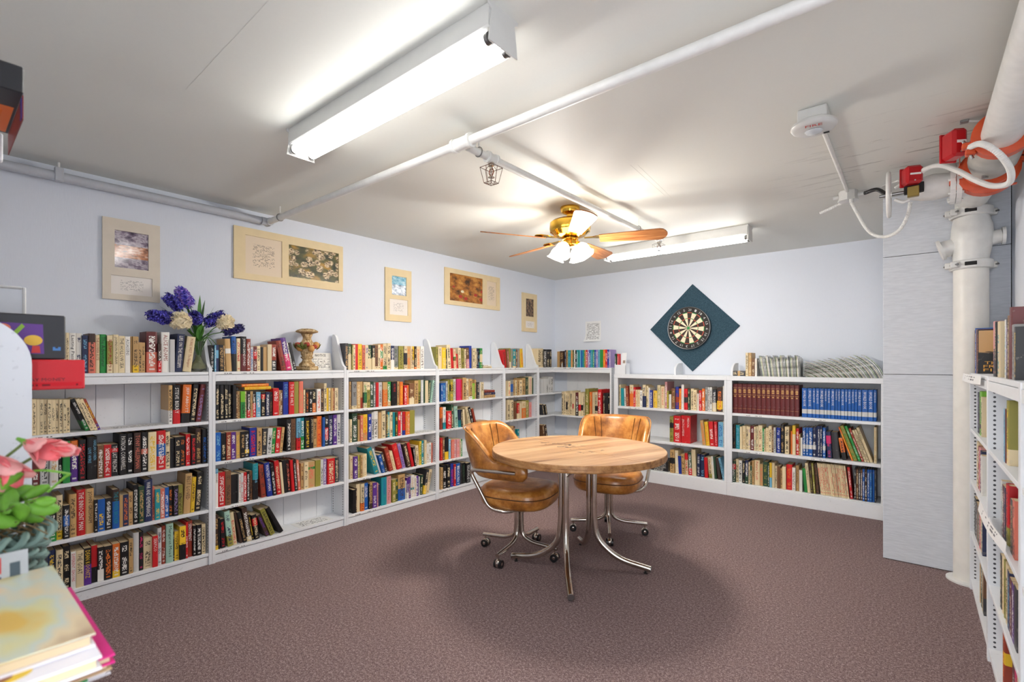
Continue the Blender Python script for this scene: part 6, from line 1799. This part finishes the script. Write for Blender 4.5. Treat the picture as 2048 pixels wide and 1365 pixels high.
# white sign holder behind
xs_ = PXX - .3
q = on_x(52, 600, xs_); zt_ = on_x(30, 578, xs_).z; zb_ = on_x(30, 640, xs_).z
sg = thing('sign_holder', 'white-rimmed sign holder standing behind the black box', 'sign', (xs_, YN + .015, NBZ + .0005))
wy = q.y - YN - .015
MB().cbox((-.006, .004, zb_ - NBZ), (0, wy - .004, zt_ - NBZ), .001).build('sign_plate', plain('pale_sign', rgb(214, 217, 221), .3), sg)
for a, b in (((-.009, wy - .006, zb_ - NBZ - .001), (.003, wy, zt_ - NBZ + .004)), ((-.009, 0, zt_ - NBZ - .001), (.003, wy - .0065, zt_ - NBZ + .005)), ((-.007, wy - .016, 0), (.001, wy - .009, zb_ - NBZ - .0015))):
    MB().cbox(a, b, .0015).build('rim', M['white_metal'], sg)
uv_panel('lettering', (.0005, wy - .09, (zb_ - NBZ) + .012), (0, .06, 0), (0, 0, .006), (.0004, 0, 0), print_mat('sign_small_print', rgb(214, 217, 221), rgb(90, 92, 98), 1.0, 22.0, .6, .05), sg)
# upper shelf with an overhanging game box, seen from below
us = thing('wall_shelf', 'white wall shelf holding the overhanging orange box', 'shelf', (-1.535, YN + .0005, 1.8))
sq = on_x(5, 300, -1.54)
MB().cbox((-1.0, 0, -.02), (-.02, sq.y - YN, 0), .002).build('board', M['shelf'], us); MB().cbox((-.019, 0, -.06), (0, sq.y - YN, .0), .002).build('end_lip', M['shelf'], us)
gz = 1.8005
A_ = on_z(48, 188, gz); B_ = on_z(4, 265, gz)
ob = thing('orange_game_box', 'black and orange box overhanging the wall shelf', 'box', (A_.x, YN + .02, gz))
wy = A_.y - YN - .02; wx = A_.x - B_.x
MB().cbox((-wx, 0, 0), (0, wy, .05), .002).build('carton', plain('black_carton', rgb(34, 34, 38), .4), ob)
MB().box((-wx + .01, .0, -.0006), (-.085, wy - .006, -.0001)).build('orange_panel', ink(rgb(236, 112, 34)), ob)
uv_panel('small_print', (-wx + .03, .06, -.0012), (wx - .14, 0, 0), (0, wy - .08, 0), (0, 0, .0004), print_mat('orange_small_print', rgb(236, 112, 34), rgb(96, 34, 20), 12.0, 30.0, .5, .05), ob)
MB().box((-wx, wy - .0015, -.046), (-.006, wy, -.0008)).build('lid_flap', M['red'] if False else plain('maroon_flap', rgb(128, 44, 44), .5), ob)
MB().box((-.03, wy - .0026, -.042), (-.012, wy - .0016, -.004)).build('printed_mark', ink(rgb(50, 42, 130)), ob)

# ------------------------------------------------------------------ display stand with book pile, basket and silk flowers
SZ = .93
sx0, sx1, sy1 = -1.2, -.5, on_z(100, 1130, 1.02).y - .03
ds = thing('display_stand', 'low white stand under the book pile by the doorway', 'stand', (sx0, YN + .0005, 0))
MB().cbox((0, 0, SZ - .022), (sx1 - sx0, sy1 - YN, SZ), .002).build('top_board', M['shelf'], ds)
for a in (0.0, sx1 - sx0 - .02):
    MB().cbox((a, 0, 0), (a + .02, sy1 - YN - .01, SZ - .0225), .002).build('side_panel', M['shelf'], ds)
def slab(name, label, x0, x1, y0, y1, z0, z1, top, side, grp='books piled on the stand by the doorway', uvtop=True):
    t = thing(name, label, 'book', (x0, y0, z0), 0, grp)
    ct = min(.0022, (z1 - z0) * .2)
    o = MB().box((0, 0, z1 - z0 - ct), (x1 - x0, y1 - y0, z1 - z0)).build('front_cover', top, t)
    MB().box((0, 0, 0), (x1 - x0, y1 - y0, ct)).build('back_cover', side, t)
    MB().box((.003, .003, ct), (x1 - x0 - .004, y1 - y0 - .004, z1 - z0 - ct)).build('page_block', M['pages'], t)
    MB().box((0, -.0015, 0), (x1 - x0, -.0001, z1 - z0)).build('spine', side, t)
    return t
def cover_art():
    k = NT('soft_painted_cover'); u, v = uvmask(k)
    x = k.n('ShaderNodeCombineXYZ'); k.l(u, x.inputs[0]); k.l(v, x.inputs[1]); p = x.outputs[0]
    n = k.noise(2.1, 2.0, .45, vec=k.mapping(p, (1.2, 2, 1), loc=(.4, .2, 0)))
    c = k.ramp(n, [(.3, rgb(214, 176, 92)), (.42, rgb(206, 200, 150)), (.52, rgb(190, 200, 190)), (.62, rgb(214, 196, 160)), (.75, rgb(150, 120, 96))])
    n2 = k.noise(3.0, 2.0, vec=k.mapping(p, (1, 1, 1), loc=(5, 2, 0)))
    dk = k.math('MULTIPLY', k.math('LESS_THAN', v, .42), k.n('ShaderNodeMath', operation='SMOOTH_MIN').outputs[0]) if False else None
    m = k.n('ShaderNodeMapRange'); m.inputs[1].default_value = .5; m.inputs[2].default_value = .12; k.l(v, m.inputs[0])
    c = k.mix(k.math('MULTIPLY', m.outputs[0], .85), c, k.ramp(n2, [(.4, rgb(70, 46, 34)), (.55, rgb(150, 104, 80)), (.7, rgb(212, 166, 136))]))
    k.base(c, .35); return k.m
WHITE = plain('glossy_white_cover', rgb(232, 230, 236), .3, 0, .02); MAG = plain('magenta_cover', rgb(214, 22, 128), .35); GRN = plain('green_cover', rgb(20, 140, 72), .4); TANC = plain('kraft_cover', rgb(186, 160, 122), .5); DKC = plain('dark_photo_cover', rgb(96, 84, 78), .4, 0, .3, 30)
zz = SZ + .0005
yb = YN + .01
def corner(px, py, z): return on_z(px, py, z)
pile = [('white paperback at the bottom of the doorway pile', .006, (222, 1338), WHITE, WHITE), ('thin dark photo book second in the doorway pile', .008, (212, 1334), DKC, WHITE), ('green covered book in the doorway pile', .010, (176, 1346), GRN, GRN),
        ('kraft brown book under the magenta one in the doorway pile', .012, (224, 1318), TANC, TANC), ('magenta covered book sticking out of the doorway pile', .010, (230, 1308), MAG, MAG), ('white covered book under the topmost one in the doorway pile', .014, (204, 1312), WHITE, WHITE)]
for i, (lb, th, (px, py), top, side) in enumerate(pile):
    c = corner(px, py, zz + th)
    o = slab('piled_book', lb, c.x - .25, c.x, yb + .004 * i, c.y, zz, zz + th, top, side)
    zz += th + .0006
    if i == 5:
        MB().prism([(.226 + .012 * math.cos(2 * math.pi * k / 20) , .14 + .02 * math.sin(2 * math.pi * k / 20)) for k in range(20)], 'z', th, th + .0004).build('printed_disc', ink(rgb(236, 200, 52)), o)
        MB().prism([(.226 + .008 * math.cos(2 * math.pi * k / 20) , .132 + .014 * math.sin(2 * math.pi * k / 20)) for k in range(20)], 'z', th + .0004, th + .0008).build('printed_disc', ink(rgb(150, 96, 64)), o)
a, b = corner(185, 1268, zz + .015), corner(110, 1130, zz + .015)
t = thing('piled_book', 'large book with soft painted cover on top of the doorway pile', 'book', (b.x, yb, zz), 0, 'books piled on the stand by the doorway')
wx, wy = a.x - b.x, (a.y + b.y) / 2 - yb
uv_panel('front_cover', (0, 0, .0125), (wx, 0, 0), (0, wy, 0), (0, 0, .0025), cover_art(), t)
MB().box((.003, .003, .0025), (wx - .004, wy - .004, .0124)).build('page_block', M['pages'], t); MB().box((0, 0, 0), (wx, wy, .0024)).build('back_cover', WHITE, t)
MB().box((0, -.002, 0), (wx, -.0001, .015)).build('spine', TANC, t)
ZP = zz
# wicker basket
bc = on_z(18, 1120, .96); BR = .085
bc = Vector((-1.055, on_x(110, 1085, -1.055).y - BR - .012, SZ + .0008))
wk = thing('wicker_basket', 'grey-green wicker basket holding pink silk flowers', 'basket', bc)
WICK = plain('grey_green_wicker', rgb(112, 138, 130), .7, 0, .25, 30)
WICK2 = plain('dark_wicker', rgb(84, 92, 84), .7, 0, .25, 30)
NS = 22
for i in range(NS):
    a = 2 * math.pi * i / NS
    MB().tube([(BR * .86 * math.cos(a), BR * .86 * math.sin(a), .004), (BR * math.cos(a), BR * math.sin(a), .105)], .0032, 6).build('stake', WICK2, wk)
for j in range(11):
    z = .01 + .0088 * j; r0 = BR * (.865 + .14 * j / 11); pts = []
    for i in range(NS * 4 + 1):
        a = 2 * math.pi * i / (NS * 4)
        r1 = r0 + .0055 * math.cos(NS / 2 * a * 1.0 + math.pi * j)
        pts.append((r1 * math.cos(a), r1 * math.sin(a), z + .0012 * math.sin(NS * a)))
    MB().tube(pts, .0042, 6, cap=False).build('weaver', WICK, wk, smooth=True)
for j in range(2):
    pts = []
    for i in range(NS * 6 + 1):
        a = 2 * math.pi * i / (NS * 6); w = NS / 2 * a + math.pi * j
        r1 = BR * 1.03 + .008 * math.cos(w)
        pts.append((r1 * math.cos(a), r1 * math.sin(a), .112 + .008 * math.sin(w)))
    MB().tube(pts, .005, 6, cap=False).build('braided_rim', WICK, wk, smooth=True)
MB().lathe([(.001, .0), (BR * .87, .0), (BR * .87, .005), (.001, .005)], 24).build('base', WICK2, wk)
ms = MB()
r_ = random.Random(5)
for i in range(150):
    a = r_.uniform(0, 2 * math.pi); q = BR * .8 * math.sqrt(r_.random()); b = a + r_.uniform(-1.5, 1.5)
    p = Vector((q * math.cos(a), q * math.sin(a), .10 + r_.uniform(0, .045)))
    ms.tube(spline([p, p + Vector((.02 * math.cos(b), .02 * math.sin(b), .014)), p + Vector((.045 * math.cos(b + .4), .045 * math.sin(b + .4), -.004))], 3), .0008, 4)
mo = ms.build('basket_moss', plain('dry_moss', rgb(128, 106, 72), .9), None, loc=bc)
tag(mo, 'dry brown moss filling the wicker basket', 'moss', kind='stuff')
# silk flowers
PINK = plain('silk_pink', rgb(226, 104, 108), .55, 0, .25, 40); PINKL = plain('silk_pink_pale', rgb(240, 168, 164), .55, 0, .15, 40); SILK = plain('silk_leaf', rgb(110, 168, 52), .5, 0, .25, 30); SST = plain('silk_stem', rgb(96, 116, 56), .6)
XF = -1.0
def petal(mb, c, d, s, L_, w, cup, mi=0):
    n = 5; v = []
    u = d.cross(s).normalized()
    for i in range(n + 1):
        t = i / n; ww = w * math.sin(math.pi * (.08 + .86 * t)) ** .7
        p = c + d * (L_ * t) + u * (cup * L_ * math.sin(t * 1.8) * .4)
        v += [p - s * ww + u * ww * .35, p, p + s * ww + u * ww * .35]
    f = []
    for i in range(n): f += [(3 * i, 3 * i + 1, 3 * i + 4, 3 * i + 3), (3 * i + 1, 3 * i + 2, 3 * i + 5, 3 * i + 4)]
    mb.add(v, f, mi)
def silk(label, base_px, tip_px, L_, open_, x=XF, base=None):
    p = on_x(base_px[0], base_px[1], x); e = on_x(tip_px[0], tip_px[1], x + .02)
    d = (e - p).normalized()
    o0 = bc + Vector((0, 0, .11))
    f = thing('silk_flower', label, 'flower', o0, 0, 'pink silk flowers in the wicker basket')
    g = base or (o0 + Vector((.0, .01, 0)))
    MB().tube(spline([g - o0, (g - o0) * .5 + (p - o0) * .5 + Vector((.01, -.015, .02)), p - o0], 8), .0021, 6).build('stem', SST, f, smooth=True)
    s0 = d.cross(Vector((1, 0, 0))).normalized(); u0 = d.cross(s0)
    for q in range(6):
        a = 2 * math.pi * q / 6 + .3
        rad = s0 * math.cos(a) + u0 * math.sin(a)
        pd = (d + rad * (open_ if q % 2 == 0 else open_ * .8)).normalized()
        mb = MB(); petal(mb, p - o0 + rad * .002, pd, d.cross(rad).normalized(), L_, L_ * .27, .25)
        o = mb.build('petal', PINK if q % 2 else PINKL, f, smooth=True); md = o.modifiers.new('thickness', 'SOLIDIFY'); md.thickness = .0006
    MB().tube([p - o0 - d * .012, p - o0 + d * .006], .004, 8, radii=[.0022, .0055]).build('calyx', SILK, f, smooth=True)
    return f
silk('open pink silk flower drooping from the basket spray', (50, 884), (88, 900), .046, .75)
silk('closed pink silk bud pointing past the open flower', (98, 896), (140, 902), .040, .22, base=None)
silk('pink silk flower at the picture edge below the open one', (-8, 915), (26, 950), .05, .6)
lv = thing('silk_leaf_spray', 'bright green silk leaves above the wicker basket', 'foliage', bc + Vector((0, 0, .11)))
o0 = bc + Vector((0, 0, .11))
for i, (px, py, L_, w, an) in enumerate(((45, 990, .045, .03, .2), (85, 1010, .05, .03, -.4), (20, 975, .05, .032, .9), (60, 1030, .05, .03, -.9), (5, 1000, .05, .032, 1.6), (30, 1030, .045, .03, -1.5), (75, 985, .04, .02, .5), (90, 1000, .03, .02, 0), (12, 1035, .05, .034, 2.2))):
    p = on_x(px, py, XF + .012 * (i % 3)) - o0
    d = Vector((.25 * math.sin(i), math.cos(an), math.sin(an) * .7)).normalized()
    mb = MB(); L_ *= .8; petal(mb, p - d * L_ * .5, d, (d.cross(Vector((1, 0, 0))).normalized() + Vector((.8 * math.sin(i * 2.1), 0, 0))).normalized(), L_, w * .42, .5)
    o = mb.build('leaf', SILK, lv, smooth=True); md = o.modifiers.new('thickness', 'SOLIDIFY'); md.thickness = .0006
    MB().tube(spline([(0, 0, 0), p * .5 + Vector((0, 0, .01)), p - d * L_ * .4], 5), .0012, 5).build('stem', SST, lv)
vt = on_x(136, 948, XF) - o0; v1 = on_x(60, 945, XF) - o0
MB().tube(spline([Vector((0, .0, .0)), v1 * .6, v1, vt, on_x(128, 956, XF) - o0, on_x(95, 985, XF) - o0], 8), .0018, 5).build('tendril', SILK, lv, smooth=True)
# grey card with tricolour print leaning in front of the basket
ca = on_x(57, 1140, -.945); cb = on_x(50, 1098, -.955)
gc = thing('grey_card', 'grey card with red white and navy print in front of the basket', 'card', (-.945, YN + .02, ZP + .0005))
cw = ca.y - YN - .02
hh_ = max(.02, cb.z - ZP)
uv_panel('card_face', (0, 0, 0), (0, cw, 0), (-.006, 0, hh_), (.0012, 0, 0), plain('grey_card_stock', rgb(190, 194, 196), .6), gc)
for nm_, a, b, col, z0, z1 in (('red_stripe', cw - .036, cw - .026, (216, 60, 56), .45, .9), ('white_stripe', cw - .052, cw - .036, (240, 238, 236), .45, .9), ('navy_stripe', cw - .06, cw - .026, (48, 44, 96), .12, .36), ('dark_mark', cw - .018, cw - .008, (72, 88, 96), .2, .7)):
    uv_panel(nm_, (.0014 - .006 * z0, a, hh_ * z0), (0, b - a, 0), (-.006 * (z1 - z0), 0, hh_ * (z1 - z0)), (.0003, 0, 0), ink(rgb(*col)), gc)
